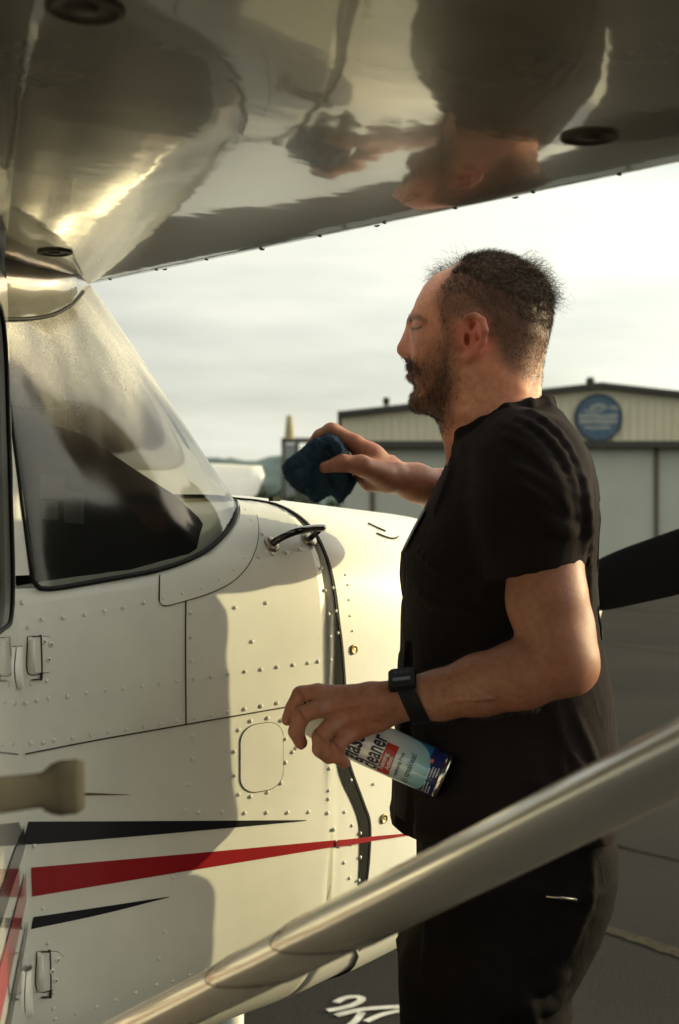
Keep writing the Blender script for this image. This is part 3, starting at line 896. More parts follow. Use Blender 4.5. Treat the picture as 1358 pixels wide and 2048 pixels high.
# ruled partners along the upper edge
top_n = [at_y(-4, 634, 1.535), at_y(30, 634, 1.545), at_y(66, 632, 1.56), at_y(104, 624, 1.572), at_y(138, 606, 1.592), at_y(158, 584, 1.65), at_y(174, 560, 1.77), np.array([1.275, 1.93, 1.832]), np.array([1.28, YC, 1.835])]
top_c = np.vstack([catmull(top_n[:5], 36)[:-1], catmull(top_n[4:], 35)])
def windshield_pt(i, f):
    a, b = base_c[i], top_c[i]
    p = a + (b - a) * f
    bulge = .006 * math.sin(math.pi * f)
    return p + np.array([.75, -.35, .35]) * bulge * min(1, i / 12)
near = [[windshield_pt(i, f) for f in np.linspace(0, 1, 26)] for i in range(70)]
far = [[(p[0], 2 * YC - p[1], p[2]) for p in row] for row in near[-2::-1]]
def glass_material(name, film, tint=(0.9, 0.92, 0.88), rough=.02, foam=0.0):
    m = bpy.data.materials.new(name); m.use_nodes = True
    nt = m.node_tree; nt.nodes.clear()
    out = nt.nodes.new('ShaderNodeOutputMaterial')
    tr = nt.nodes.new('ShaderNodeBsdfTransparent'); tr.inputs['Color'].default_value = (*tint, 1)
    gl = nt.nodes.new('ShaderNodeBsdfGlossy'); gl.inputs['Roughness'].default_value = rough
    fr = nt.nodes.new('ShaderNodeFresnel'); fr.inputs['IOR'].default_value = 1.5
    m1 = nt.nodes.new('ShaderNodeMixShader')
    nt.links.new(fr.outputs['Fac'], m1.inputs['Fac']); nt.links.new(tr.outputs[0], m1.inputs[1]); nt.links.new(gl.outputs[0], m1.inputs[2])
    last = m1.outputs[0]
    if foam:
        tc = nt.nodes.new('ShaderNodeTexCoord')
        n1 = nt.nodes.new('ShaderNodeTexNoise'); n1.inputs['Scale'].default_value = 7; n1.inputs['Detail'].default_value = 5
        n2 = nt.nodes.new('ShaderNodeTexNoise'); n2.inputs['Scale'].default_value = 420; n2.inputs['Detail'].default_value = 2
        mp = nt.nodes.new('ShaderNodeMapping'); mp.inputs['Scale'].default_value = (1.6, 1.6, .5); mp.inputs['Rotation'].default_value = (0.2, .5, .3)
        nt.links.new(tc.outputs['Object'], mp.inputs['Vector'])
        nt.links.new(mp.outputs['Vector'], n1.inputs['Vector']); nt.links.new(tc.outputs['Object'], n2.inputs['Vector'])
        mul = nt.nodes.new('ShaderNodeMath'); mul.operation = 'MULTIPLY'
        r1 = nt.nodes.new('ShaderNodeMapRange'); r1.inputs['From Min'].default_value = .35; r1.inputs['From Max'].default_value = .68
        r1.inputs['To Min'].default_value = .45; r1.inputs['To Max'].default_value = 1.0
        r2 = nt.nodes.new('ShaderNodeMapRange'); r2.inputs['From Min'].default_value = .3; r2.inputs['From Max'].default_value = .7
        r2.inputs['To Min'].default_value = .55; r2.inputs['To Max'].default_value = 1.0
        nt.links.new(n1.outputs['Fac'], r1.inputs['Value']); nt.links.new(n2.outputs['Fac'], r2.inputs['Value'])
        nt.links.new(r1.outputs['Result'], mul.inputs[0]); nt.links.new(r2.outputs['Result'], mul.inputs[1])
        df = nt.nodes.new('ShaderNodeBsdfDiffuse'); df.inputs['Color'].default_value = (.8, .78, .7, 1)
        g2 = nt.nodes.new('ShaderNodeBsdfGlossy'); g2.inputs['Roughness'].default_value = .24
        g2.inputs['Color'].default_value = (.85, .82, .72, 1)
        mfg = nt.nodes.new('ShaderNodeMixShader'); mfg.inputs['Fac'].default_value = .14
        nt.links.new(df.outputs[0], mfg.inputs[1]); nt.links.new(g2.outputs[0], mfg.inputs[2])
        sz = nt.nodes.new('ShaderNodeSeparateXYZ'); nt.links.new(tc.outputs['Object'], sz.inputs[0])
        wob = nt.nodes.new('ShaderNodeMath'); wob.operation = 'MULTIPLY_ADD'; wob.inputs[1].default_value = .22
        nt.links.new(n1.outputs['Fac'], wob.inputs[0]); nt.links.new(sz.outputs['Z'], wob.inputs[2])
        gr = nt.nodes.new('ShaderNodeMapRange'); gr.interpolation_type = 'SMOOTHSTEP'
        gr.inputs['From Min'].default_value = 1.66; gr.inputs['From Max'].default_value = 1.84
        gr.inputs['To Min'].default_value = .03; gr.inputs['To Max'].default_value = 1.0
        nt.links.new(wob.outputs[0], gr.inputs['Value'])
        sg = nt.nodes.new('ShaderNodeMath'); sg.operation = 'MULTIPLY'
        nt.links.new(gr.outputs['Result'], sg.inputs[0]); nt.links.new(mul.outputs[0], sg.inputs[1])
        sc = nt.nodes.new('ShaderNodeMath'); sc.operation = 'MULTIPLY'; sc.inputs[1].default_value = foam
        nt.links.new(sg.outputs[0], sc.inputs[0])
        m2 = nt.nodes.new('ShaderNodeMixShader')
        nt.links.new(sc.outputs[0], m2.inputs['Fac']); nt.links.new(last, m2.inputs[1]); nt.links.new(mfg.outputs[0], m2.inputs[2])
        last = m2.outputs[0]
    nt.links.new(last, out.inputs['Surface'])
    return m
M_SCREEN = glass_material('foamy_windshield', 0, tint=(.95, .96, .92), foam=.72, rough=.10)
M_PANE = glass_material('door_pane', 0, tint=(.45, .46, .44))
ws = MB().grid(near + far).build('windshield', M_SCREEN, plane)
c_mid = Vector((1.15, YC, 1.55))
if sum((f_.center - c_mid).dot(f_.normal) * f_.area for f_ in ws.data.polygons) < 0:
    ws.data.flip_normals()
MB().tube(catmull([p + np.array([0, -.001, .001]) for p in base_n[:9]], 60), .0034, 8).build('gasket', M_RUBBER, ws)
MB().tube(catmull([base_n[0]] + [windshield_pt(0, f) for f in (.3, .6, 1.0)], 20), .0032, 8).build('gasket', M_RUBBER, ws)
MB().tube(catmull([(p[0], 2 * YC - p[1], p[2]) for p in base_n], 40), .006, 6).build('gasket', M_RUBBER, ws)
# pillar beside the door, between windshield edge and door opening
mb = MB(); P = []
for f in np.linspace(0, 1, 8):
    p = windshield_pt(0, f)
    P.append([p + [0.002, .0, 0], p + [-.016, -.004, 0], p + [-.05, 0.0, 0], p + [-.05, .03, 0], p + [.0, .03, 0]])
mb.grid(P, closed_v=True).build('windshield_post', M_PAINT, plane, autosmooth=40)
mb = MB(); P = []
for f in np.linspace(0, 1, 8):
    p = windshield_pt(0, f); p = np.array([p[0], 2 * YC - p[1], p[2]])
    P.append([p, p + [-.016, .004, 0], p + [-.05, 0.0, 0], p + [-.05, -.03, 0], p + [.0, -.03, 0]])
mb.grid(P, closed_v=True).build('windshield_post', M_PAINT, plane, autosmooth=40)

# ---- cabin: glareshield and things under the glass
P = []
for y in np.linspace(1.542, 2 * YC - 1.542, 44):
    e = max(1 - abs((y - YC) / (YC - 1.5419)) ** 9, 0) ** .5
    row = [(.93, y, 1.02)]
    for x, h in ((.93, 1.40), (.935, 1.56), (.95, 1.594), (.98, 1.604), (1.06, 1.602), (1.13, 1.585), (1.20, 1.55), (1.28, 1.515), (1.36, 1.482), (1.43, 1.470), (1.44, 1.40), (1.44, 1.02)):
        lim = float(np.interp(x, [.9, 1.2, 1.30, 1.38, 1.44], [1.9, 1.9, 1.9, 1.9, 1.9]))
        inset = float(np.interp(x, [1.15, 1.30, 1.38, 1.44], [0, .03, .09, .17]))
        yy = YC + (y - YC) * (1 - inset / (YC - 1.542))
        row.append((x, yy, 1.02 + (h - 1.02) * (.80 + .20 * e)))
    P.append(row)
mbd = MB().grid(P)
for r in (P[0], P[-1]):
    mbd.add(r, [tuple(range(len(r)))])
mbd.build('glareshield', M_DASH, plane, autosmooth=60)
cp = at_y(58, 848, 1.80)
MB().box(cp, (.09, .06, .045)).build('compass_box', M_GREYPLASTIC, plane)
for (u0, v0, u1, v1) in ((80, 948, 128, 1000), (84, 1000, 116, 1040), (128, 982, 168, 1048)):
    V = [at_y(u0, v0, 1.536), at_y(u1, v0 + 3, 1.536), at_y(u1, v1, 1.536), at_y(u0, v1 - 3, 1.536)]
    V += [q + np.array([0, .001, 0]) for q in V]
    MB().add(V, [(0, 1, 2, 3), (7, 6, 5, 4), (0, 4, 5, 1), (1, 5, 6, 2), (2, 6, 7, 3), (3, 7, 4, 0)]).build('placard', M_PAPER, plane, smooth=False)

# ---- wing
WLE, WZ, CH = 1.262, 1.842, 1.63
def naca(c):
    t, mm, pp = .115, .02, .4
    yt = 5 * t * (.2969 * math.sqrt(c) - .126 * c - .3516 * c * c + .2843 * c ** 3 - .1015 * c ** 4)
    yc = mm / pp ** 2 * (2 * pp * c - c * c) if c < pp else mm / (1 - pp) ** 2 * (1 - 2 * pp + 2 * pp * c - c * c)
    return yc + yt, yc - yt
cs = np.r_[np.linspace(0, 1, 34) ** 2.4]
def wing_section(y, ch=CH, le=WLE, z=WZ):
    up = [(le - c * ch, y, z + naca(c)[0] * ch) for c in cs[::-1]]
    lo = [(le - c * ch, y, z + naca(c)[1] * ch) for c in cs[1:-1]]
    return up + lo
wing = MB()
ys = np.linspace(-3.3, 2 * YC + 3.3, 41)
wing.grid([wing_section(y) for y in ys], closed_v=True)
wing.add(wing_section(-3.3), [tuple(range(66))]); wing.add(wing_section(ys[-1]), [tuple(range(66))])
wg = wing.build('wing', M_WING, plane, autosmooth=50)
def wing_low(x):
    c = (WLE - x) / CH
    return WZ + naca(c)[1] * CH
def wing_hit(u, v):
    d = ray(u, v)
    ts = np.linspace(.6, 3.2, 1500)
    p = CAM + ts[:, None] * d
    f = np.array([q[2] - wing_low(q[0]) if q[0] < WLE else -1 for q in p])
    k = int(np.argmax(f > 0))
    if f[k] <= 0:
        k = int(np.argmax(f))
    q = p[k].copy(); q[2] = wing_low(min(q[0], WLE))
    e = 1e-3; s = (wing_low(q[0] - e) - wing_low(q[0])) / -e
    nn = np.array([s, 0, -1.0]); nn /= np.linalg.norm(nn)
    return q, nn
for (u, v, r) in ((170, 15, .026), (1180, 272, .025), (110, 503, .021)):
    p, nn = wing_hit(u, v)
    MB().lathe([(r, -.002), (r, .0022), (r * .86, .003), (r * .8, .001), (r * .35, .0006), (r * .3, .0028), (0, .003)], p, nn, 26).build('drain_grommet', M_DARKHOLE, wg)
# lap joint of the leading-edge skin and its screws
def wing_pt(c, y, off=0.0):
    x = WLE - c * CH; e = 1e-4
    z = WZ + naca(c)[1] * CH
    s = (naca(c + e)[1] - naca(max(c - e, 0))[1]) / (min(c, e) + e)
    nn = np.array([-s * -1, 0, -1.0]); nn = np.array([-(-s), 0, -1.0])
    nn = np.array([-s, 0, -1.0]) if False else np.array([s * -1.0 * -1.0, 0, -1.0])
    nn /= np.linalg.norm(nn)
    return np.array([x, y, z]) + nn * off, nn
def wing_line(c, w, name, m, off=.0008, y0=-1.2, y1=1.9):
    P = []
    for y in np.linspace(y0, y1, 40):
        P.append([wing_pt(c - w / CH / 2, y, off)[0], wing_pt(c + w / CH / 2, y, off)[0]])
    MB().grid(P).build(name, m, wg)
wing_line(.055, .0025, 'skin_joint', M_SEAM)
wing_line(.0115, .0016, 'skin_joint', M_SEAM)
scr_me = bpy.data.meshes.new('screw')
bm = bmesh.new(); bmesh.ops.create_uvsphere(bm, u_segments=8, v_segments=5, radius=1); bmesh.ops.delete(bm, geom=[v for v in bm.verts if v.co.z < -.2], context='VERTS')
for v_ in bm.verts: v_.co.z *= .6
bm.to_mesh(scr_me); bm.free(); scr_me.materials.append(M_DARKHOLE)
for k, y in enumerate(np.arange(-.7, 1.75, .052)):
    p, nn = wing_pt(.016, y + random.uniform(-.004, .004), .0)
    place('leading_edge_screw', scr_me, p, nn, .0034 if k % 4 else .0058, wg)
for k, y in enumerate(np.arange(-.7, 1.75, .105)):
    p, nn = wing_pt(.052, y + .02, .0)
    place('leading_edge_screw', scr_me, p, nn, .003, wg)
# root fairing between windshield top and wing
P = []
for i in range(0, 70, 2):
    a = top_c[i]
    out_ = np.array([.5, -.8, 0]) * .008
    zt = max(a[2] + .012, min(WZ + .01, wing_low(min(a[0], WLE - .02)) + .03))
    P.append([a + [0, .0, -.004], a + out_ * .6 + [0, 0, .0], a + out_ * 1.5 + [0, 0, (zt - a[2]) * .5], a + out_ * .5 + [0, 0, zt - a[2]], a + [-.01, .02, zt - a[2]]])
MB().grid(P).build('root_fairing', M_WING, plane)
MB().tube([p + np.array([.001, -.003, -.003]) for p in top_c[:44:2]], .003, 6).build('gasket', M_RUBBER, ws)

# ---- strut
SA, SB = np.array([.80, 1.50, .742]), np.array([.80, -.48, 1.838])
sax = (SB - SA) / np.linalg.norm(SB - SA)
se1 = np.array([1.0, 0, 0]); se2 = np.cross(sax, se1)
SLEN = np.linalg.norm(SB - SA)
def strut_ring(s, k, n=32, shift=0.0):
    R = []
    for j in range(n):
        a = 2 * math.pi * j / n
        x = math.cos(a); yv = math.sin(a) * (1 - .25 * (x < 0) * abs(x))
        ss = s + shift * (abs(math.sin(a)) ** 2) * .0 + shift * (math.cos(a - 2.2))
        R.append(SA + sax * ss + se1 * .054 * k * x * 1.0 + se2 * .0192 * k * yv)
    return R
st = MB(); st.grid([strut_ring(s, 1) for s in np.linspace(0, SLEN, 6)], closed_v=True)
strut = st.build('wing_strut', M_STRUT, plane)
def sof(y): return (1.5 - y) / (1.5 + .48) * SLEN
for y0, k in ((.885, 1.07), (.80, 1.16)):
    c = MB(); s0 = sof(y0)
    c.grid([strut_ring(s0, k - .05, shift=-.020), strut_ring(s0 + .004, k, shift=-.020), strut_ring(s0 + .05, k, shift=-.01), strut_ring(SLEN - .02, k), strut_ring(SLEN - .02, .95)], closed_v=True)
    c.build('strut_sleeve', M_STRUT, strut)
    MB().tube(strut_ring(s0 - .001, k - .02, shift=-.020), .0006, 6, closed=True).build('sleeve_edge', M_SEAM, strut)
# pale tab on the belly skin beside the strut
plate('skin_tab', [(597, 1840), (625, 1836), (650, 1838), (640, 1852), (620, 1866), (604, 1864)], M_PAINT, fus, h=.006)

# ---- propeller
HUB = np.array([2.66, YC, 1.262])
def blade(sgn, tilt):
    ax = np.array([0, -math.cos(tilt), math.sin(tilt)]) * sgn
    ch = np.array([0, math.sin(tilt), math.cos(tilt)]) * sgn
    P = []
    for r in np.linspace(.04, .95, 26):
        f = r / .95
        c = np.interp(f, [0, .1, .25, .45, .7, .9, 1], [.07, .10, .150, .158, .145, .115, .05])
        tw = math.radians(np.interp(f, [0, .3, 1], [48, 32, 15]))
        th = np.interp(f, [0, .2, 1], [.06, .028, .008])
        d1 = ch * math.cos(tw) + np.array([1.0, 0, 0]) * math.sin(tw)
        d2 = np.cross(ax, d1)
        P.append([HUB + ax * r + d1 * c / 2 * math.cos(a) * 1.06 + d2 * th / 2 * math.sin(a) for a in np.linspace(0, 2 * math.pi, 20, endpoint=False)])
    m_ = MB().grid(P, closed_v=True); m_.add(P[-1], [tuple(range(20))]); return m_
tilt = math.radians(15)
prop = blade(1, tilt).build('propeller_blade', M_PROP, plane)
blade(-1, tilt).build('propeller_blade', M_PROP, plane)
MB().lathe([(.15, -.07), (.15, 0), (.13, .10), (.09, .19), (.04, .25), (0, .265)], HUB, (1, 0, 0), 28).build('spinner', M_PAINT, plane)

# ---- the open door
ALPHA = math.radians(53.0)
HX, HY = .957, 1.502
dd = np.array([-math.cos(ALPHA), -math.sin(ALPHA), 0]); dn = np.array([math.sin(ALPHA), -math.cos(ALPHA), 0])
def hinge_x(z):
    return .957 + (1.40 - z) * .035 - .012
def D_(l, z, o=0.0):
    return np.array([hinge_x(z), HY, z]) + dd * l + dn * o
def slab(ls, zs, skip, t=.028, name='door', m=M_DOOR, parent=plane):
    mb = MB()
    for i in range(len(ls) - 1):
        for j in range(len(zs) - 1):
            if (i, j) in skip: continue
            V = [D_(l, z, o) for o in (0, -t) for l, z in ((ls[i], zs[j]), (ls[i + 1], zs[j]), (ls[i + 1], zs[j + 1]), (ls[i], zs[j + 1]))]
            mb.add(V, [(0, 1, 2, 3), (7, 6, 5, 4), (0, 4, 5, 1), (1, 5, 6, 2), (2, 6, 7, 3), (3, 7, 4, 0)])
    return mb.build(name, m, parent, smooth=False)
door = slab([0, .05, .80, .88], [.66, 1.335, 1.70, 1.745], {(1, 1)})
# window: rounded rubber, pane
def dpath(l0, z0, l1, z1, r, o, n=7):
    out = []
    for cl, cz, a0 in ((l1 - r, z1 - r, 0), (l0 + r, z1 - r, 90), (l0 + r, z0 + r, 180), (l1 - r, z0 + r, 270)):
        for k in range(n):
            a = math.radians(a0 + 90 * k / (n - 1))
            out.append(D_(cl + r * math.cos(a), cz + r * math.sin(a), o))
    return out
pane = dpath(.05, 1.335, .80, 1.70, .07, -.008)
mb = MB(); mb.add(pane, [tuple(range(len(pane)))]); mb.build('door_window', M_PANE, door)
MB().tube(dpath(.052, 1.337, .798, 1.698, .07, .001), .0028, 8, closed=True).build('window_rubber', M_RUBBER, door)
for (cl, cz, sl, sz) in ((.05, 1.335, 1, 1), (.80, 1.335, -1, 1), (.05, 1.70, 1, -1), (.80, 1.70, -1, -1)):
    fan = [D_(cl, cz, -.001)] + [D_(cl + sl * (.07 - .07 * math.cos(a)), cz + sz * (.07 - .07 * math.sin(a)), -.001) for a in np.linspace(0, math.pi / 2, 8)]
    MB().add(fan, [(0, i, i + 1) for i in range(1, 8)]).build('corner_web', M_DOOR, door, smooth=False)
# stripes on the door, carried on from the skin
def dstrip(name, top, bot, m):
    P = []
    for (l, a), (_, b) in zip(top, bot):
        P.append([D_(l, a, .0012), D_(l, b, .0012)])
    MB().grid(P).build(name, m, door, smooth=False)
dstrip('black_stripe', [(.004, 1.084), (.875, 1.075)], [(.004, 1.056), (.875, 1.03)], M_BLACK)
dstrip('red_stripe', [(.004, 1.026), (.875, .985)], [(.004, .992), (.875, .915)], M_RED)
dstrip('black_stripe', [(.004, .966), (.875, .88)], [(.004, .951), (.875, .845)], M_BLACK)
# pull handle standing out of the door
def TPX(u, v, t): return W(u, v, t)
hp = [TPX(-120, 1598, .90), TPX(-20, 1592, .93), TPX(60, 1583, .955), TPX(120, 1576, .97)]
C = catmull(hp, 14); P = []
for i, p in enumerate(C):
    f = i / 13
    hgt = np.interp(f, [0, .80, .88, .93, 1.0], [.0125, .0120, .0122, .0178, .0190])
    P.append([p + DV * .007 * math.cos(a) * (1 if abs(math.cos(a)) < .8 else 1) + UV_ * hgt * np.sign(math.sin(a)) * abs(math.sin(a)) ** .6 for a in np.linspace(0, 2 * math.pi, 16, endpoint=False)])
endp = TPX(152, 1573, .975); endq = TPX(168, 1571, .98)
P.append([endp + DV * .007 * math.cos(a) + UV_ * .0190 * np.sign(math.sin(a)) * abs(math.sin(a)) ** .5 for a in np.linspace(0, 2 * math.pi, 16, endpoint=False)])
P.append([endq + DV * .004 * math.cos(a) + UV_ * .0165 * np.sign(math.sin(a)) * abs(math.sin(a)) ** .5 for a in np.linspace(0, 2 * math.pi, 16, endpoint=False)])
mb = MB().grid(P, closed_v=True); mb.add(P[-1], [tuple(range(16))])
mb.build('pull_handle', M_HANDLE, door)

# hinges
def hinge(cu, cv, w, h, screws):
    out = [(cu - w * .5, cv - h * .5)]
    for a in np.linspace(-90, 90, 13):
        out.append((cu + w * .12 + w * .42 * math.cos(math.radians(a)), cv + h * .5 * math.sin(math.radians(a))))
    out.append((cu - w * .5, cv + h * .5))
    hg = plate('hinge_plate', out, M_PAINT, fus, h=.0028)
    line('hinge_edge', out + out[:1], .0012, M_SEAM, fus, off=.0008, n=60)
    b0, nn = hit(cu - w * .42, cv - h * .40, .004); b1, _ = hit(cu - w * .40, cv + h * .52, .004)
    MB().tube([b0, b1], .0036, 10).build('hinge_pin', M_PAINT, fus)
    fr = [(cu - w * .40, cv - h * .5), (cu - w * .12, cv - h * .5), (cu - w * .08, cv - h * .45), (cu - w * .05, cv + h * .62), (cu - w * .12, cv + h * .68), (cu - w * .36, cv + h * .70)]
    line('hinge_clip', fr, .0014, M_SEAM, fus, off=.003, n=40, lift=.001)
    for (u, v) in screws:
        p, nn = hit(u, v, .0028)
        place('rivet', rivet_me, p, nn, .0042, fus)
        place('screw_slot', scr_me, p + nn * .0022, nn, .0013, fus)
    # leaf on the door
    z0 = hit(cu, cv - h * .3)[0][2]; z1 = hit(cu, cv + h * .9)[0][2]
    P = []
    for f in np.linspace(0, 1, 9):
        z = z0 + (z1 - z0) * f
        ww = .055 * math.sin(math.pi * (.12 + .8 * f)) + .006
        P.append([D_(-.004, z, .004), D_(ww * .4, z, .0065), D_(ww * .8, z, .005), D_(ww, z, .0008)])
    MB().grid(P).build('hinge_leaf', M_PAINT, door)
hinge(84, 1309, 58, 72, [(85, 1283), (99, 1289), (94, 1319)])
hinge(102, 1941, 58, 76, [(112, 1918), (101, 1941), (108, 1959)])
# ================================================================== IMPLICIT-SURFACE TOOLKIT (lens-aligned metres: right, depth, up)
def smin(a, b, k):
    h = np.clip(0.5 + 0.5 * (b - a) / k, 0, 1)
    return b + (a - b) * h - k * h * (1 - h)

class Cone:
    """round cone between two points"""
    def __init__(s, a, b, ra, rb, k=.01, flat=None):
        s.a, s.b, s.ra, s.rb, s.k = np.asarray(a, float), np.asarray(b, float), ra, rb, k
        s.c = (s.a + s.b) / 2; s.R = np.linalg.norm(s.b - s.a) / 2 + max(ra, rb)
    def f(s, p):
        ba = s.b - s.a
        h = np.clip(((p - s.a) @ ba) / (ba @ ba + 1e-12), 0, 1)
        return np.linalg.norm(p - s.a - h[:, None] * ba, axis=1) - (s.ra + (s.rb - s.ra) * h)
class Ell:
    def __init__(s, c, r, k=.01, rot=None):
        s.c, s.r, s.k = np.asarray(c, float), np.asarray(r, float), k
        s.rot = None if rot is None else np.asarray(rot, float); s.R = max(r)
    def f(s, p):
        q = p - s.c
        if s.rot is not None: q = q @ s.rot
        k0 = np.linalg.norm(q / s.r, axis=1); k1 = np.linalg.norm(q / (s.r * s.r), axis=1)
        return np.where(k1 > 1e-9, k0 * (k0 - 1) / np.maximum(k1, 1e-9), -s.r.min())
class Profile:
    """side outline (photo pixels at depth D0) swelled sideways"""
    def __init__(s, px, D0, wtab, R, n=2.3, k=.015, lean=None):
        s.P = np.array([[(u - CU) / FPX * D0, (CV - v) / FPX * D0] for u, v in px]); s.D0, s.Rr, s.n, s.k = D0, R, n, k
        s.wz = np.array([(CV - v) / FPX * D0 for v, w in wtab])[::-1]; s.ww = np.array([w for v, w in wtab])[::-1]
        lo, hi = s.P.min(0), s.P.max(0)
        s.c = np.array([(lo[0] + hi[0]) / 2, D0, (lo[1] + hi[1]) / 2]); s.R = np.linalg.norm((hi - lo) / 2) + s.ww.max() * .5
        s.lean = lean
    def sd2(s, q):
        P = s.P; n = len(P)
        d = np.full(len(q), 1e9); ins = np.zeros(len(q), bool)
        for i in range(n):
            a, b = P[i], P[(i + 1) % n]
            e = b - a; w = q - a
            h = np.clip((w @ e) / (e @ e + 1e-12), 0, 1)
            r = w - h[:, None] * e
            d = np.minimum(d, (r * r).sum(1))
            c = (a[1] > q[:, 1]) != (b[1] > q[:, 1])
            xi = e[0] * (q[:, 1] - a[1]) / (e[1] if abs(e[1]) > 1e-12 else 1e-12) + a[0]
            ins ^= c & (q[:, 0] < xi)
        d = np.sqrt(d)
        return np.where(ins, -d, d)
    def f(s, p):
        q = p[:, [0, 2]]
        sd = s.sd2(q)
        t = np.clip(-sd / s.Rr, 0, 1)
        hw = np.interp(p[:, 2], s.wz, s.ww) * (1 - (1 - t) ** s.n) ** (1 / s.n)
        D0 = s.D0 + (0 if s.lean is None else s.lean(p))
        return np.maximum(sd, (np.abs(p[:, 1] - D0) - hw) * .75)
class Cut:
    """primitive minus a half space: keeps the side where (p-o).n < 0"""
    def __init__(s, base, o, n):
        s.base, s.o, s.n = base, np.asarray(o, float), np.asarray(n, float) / np.linalg.norm(n)
        s.c, s.R, s.k = base.c, base.R, base.k
    def f(s, p):
        return np.maximum(s.base.f(p), (p - s.o) @ s.n)

class Field:
    def __init__(s): s.add, s.sub, s.post = [], [], None
    def __iadd__(s, o):
        s.add.extend(o if isinstance(o, list) else [o]); return s
    def ev(s, p, c=None, R=0.0):
        d = np.full(len(p), 0.5)
        for o in s.add:
            if c is not None and np.linalg.norm(c - o.c) - o.R - R > .06 + o.k: continue
            v = o.f(p)
            d = smin(d, v, o.k)
        for o in s.sub:
            if c is not None and np.linalg.norm(c - o.c) - o.R - R > .03: continue
            d = -smin(-d, o.f(p), o.k)
        if s.post is not None:
            d = s.post(p, d)
        return d

def polygonise(field, lo, hi, h, B=12):
    lo = np.asarray(lo, float); hi = np.asarray(hi, float)
    nb = np.ceil((hi - lo) / (h * B)).astype(int)
    n = nb * B + 1
    G = np.full(tuple(n), 1.0, np.float32)
    bs = h * B
    idx = np.stack(np.meshgrid(*[np.arange(k) for k in nb], indexing='ij'), -1).reshape(-1, 3)
    cen = lo + (idx + .5) * bs
    dc = field.ev(cen)
    rad = bs * .87
    ax = np.arange(B + 1)
    off = np.stack(np.meshgrid(ax, ax, ax, indexing='ij'), -1).reshape(-1, 3) * h
    for i, c, d in zip(idx, cen, dc):
        s0 = i * B
        sl = tuple(slice(s0[k], s0[k] + B + 1) for k in range(3))
        if abs(d) > rad * 1.2 + .006:
            if d < 0: G[sl] = np.minimum(G[sl], -.1)
            continue
        p = lo + s0 * h + off
        G[sl] = field.ev(p, c, rad).reshape(B + 1, B + 1, B + 1)
    ins = G < 0
    # cells that straddle the surface
    a = ins[:-1, :-1, :-1]
    cnt = np.zeros(a.shape, np.int8)
    for dx in (0, 1):
        for dy in (0, 1):
            for dz in (0, 1):
                cnt += ins[dx:dx + a.shape[0], dy:dy + a.shape[1], dz:dz + a.shape[2]]
    act = (cnt > 0) & (cnt < 8)
    cells = np.argwhere(act)
    vid = np.full(act.shape, -1, np.int64); vid[tuple(cells.T)] = np.arange(len(cells))
    corners = np.array([[x, y, z] for x in (0, 1) for y in (0, 1) for z in (0, 1)])
    vals = np.stack([G[tuple((cells + c).T)] for c in corners], 1)
    acc = np.zeros((len(cells), 3)); num = np.zeros(len(cells))
    for i in range(8):
        for j in range(i + 1, 8):
            if np.abs(corners[i] - corners[j]).sum() != 1: continue
            va, vb = vals[:, i], vals[:, j]
            m = (va < 0) != (vb < 0)
            t = va[m] / (va[m] - vb[m])
            acc[m] += corners[i] + t[:, None] * (corners[j] - corners[i]); num[m] += 1
    V = lo + (cells + acc / num[:, None]) * h
    F = []
    for axis in range(3):
        s1 = [slice(None)] * 3; s2 = [slice(None)] * 3
        s1[axis] = slice(0, -1); s2[axis] = slice(1, None)
        e = ins[tuple(s1)] != ins[tuple(s2)]
        E = np.argwhere(e)
        o1, o2 = [(1, 2), (2, 0), (0, 1)][axis]
        ok = (E[:, o1] > 0) & (E[:, o2] > 0) & (E[:, o1] < act.shape[o1]) & (E[:, o2] < act.shape[o2])
        E = E[ok]
        def cell(d1, d2):
            q = E.copy(); q[:, o1] -= d1; q[:, o2] -= d2
            return vid[tuple(q.T)]
        q4 = np.stack([cell(1, 1), cell(0, 1), cell(0, 0), cell(1, 0)], 1)
        flip = ~ins[tuple(E.T)]
        q4[flip] = q4[flip][:, ::-1]
        F.append(q4[(q4 >= 0).all(1)])
    return V, np.vstack(F)

def relax(V, F, it=2, lam=.5):
    e = np.vstack([F[:, [0, 1]], F[:, [1, 2]], F[:, [2, 3]], F[:, [3, 0]]])
    for k in range(it):
        s = np.zeros_like(V); c = np.zeros(len(V))
        for a, b in ((0, 1), (1, 0)):
            np.add.at(s, e[:, a], V[e[:, b]]); np.add.at(c, e[:, a], 1)
        V = V + lam * (s / np.maximum(c, 1)[:, None] - V)
    return V

def vnoise(p, s, seed=0):
    """smooth pseudo noise from a few sines"""
    r = np.random.default_rng(seed)
    out = np.zeros(len(p))
    for _ in range(5):
        k = r.normal(size=3); k /= np.linalg.norm(k)
        out += np.sin(p @ k * s * r.uniform(.7, 1.5) + r.uniform(0, 6.28))
    return out / 5

def in_poly(u, v, poly):
    ins = np.zeros(len(u), bool); n = len(poly)
    for i in range(n):
        (x0, y0), (x1, y1) = poly[i], poly[(i + 1) % n]
        c = (y0 > v) != (y1 > v)
        ins ^= c & (u < (x1 - x0) * (v - y0) / ((y1 - y0) if y1 != y0 else 1e-9) + x0)
    return ins
def poly_soft(u, v, poly, w):
    """1 inside, falling to 0 over w pixels outside / 0.5 at the edge"""
    q = np.stack([u, v], 1); n = len(poly); d = np.full(len(u), 1e9)
    for i in range(n):
        a = np.array(poly[i], float); b = np.array(poly[(i + 1) % n], float); e = b - a
        h = np.clip(((q - a) @ e) / (e @ e + 1e-9), 0, 1)
        d = np.minimum(d, np.linalg.norm(q - a - h[:, None] * e, axis=1))
    s = np.where(in_poly(u, v, poly), d, -d)
    return np.clip(.5 + s / w / 2, 0, 1)

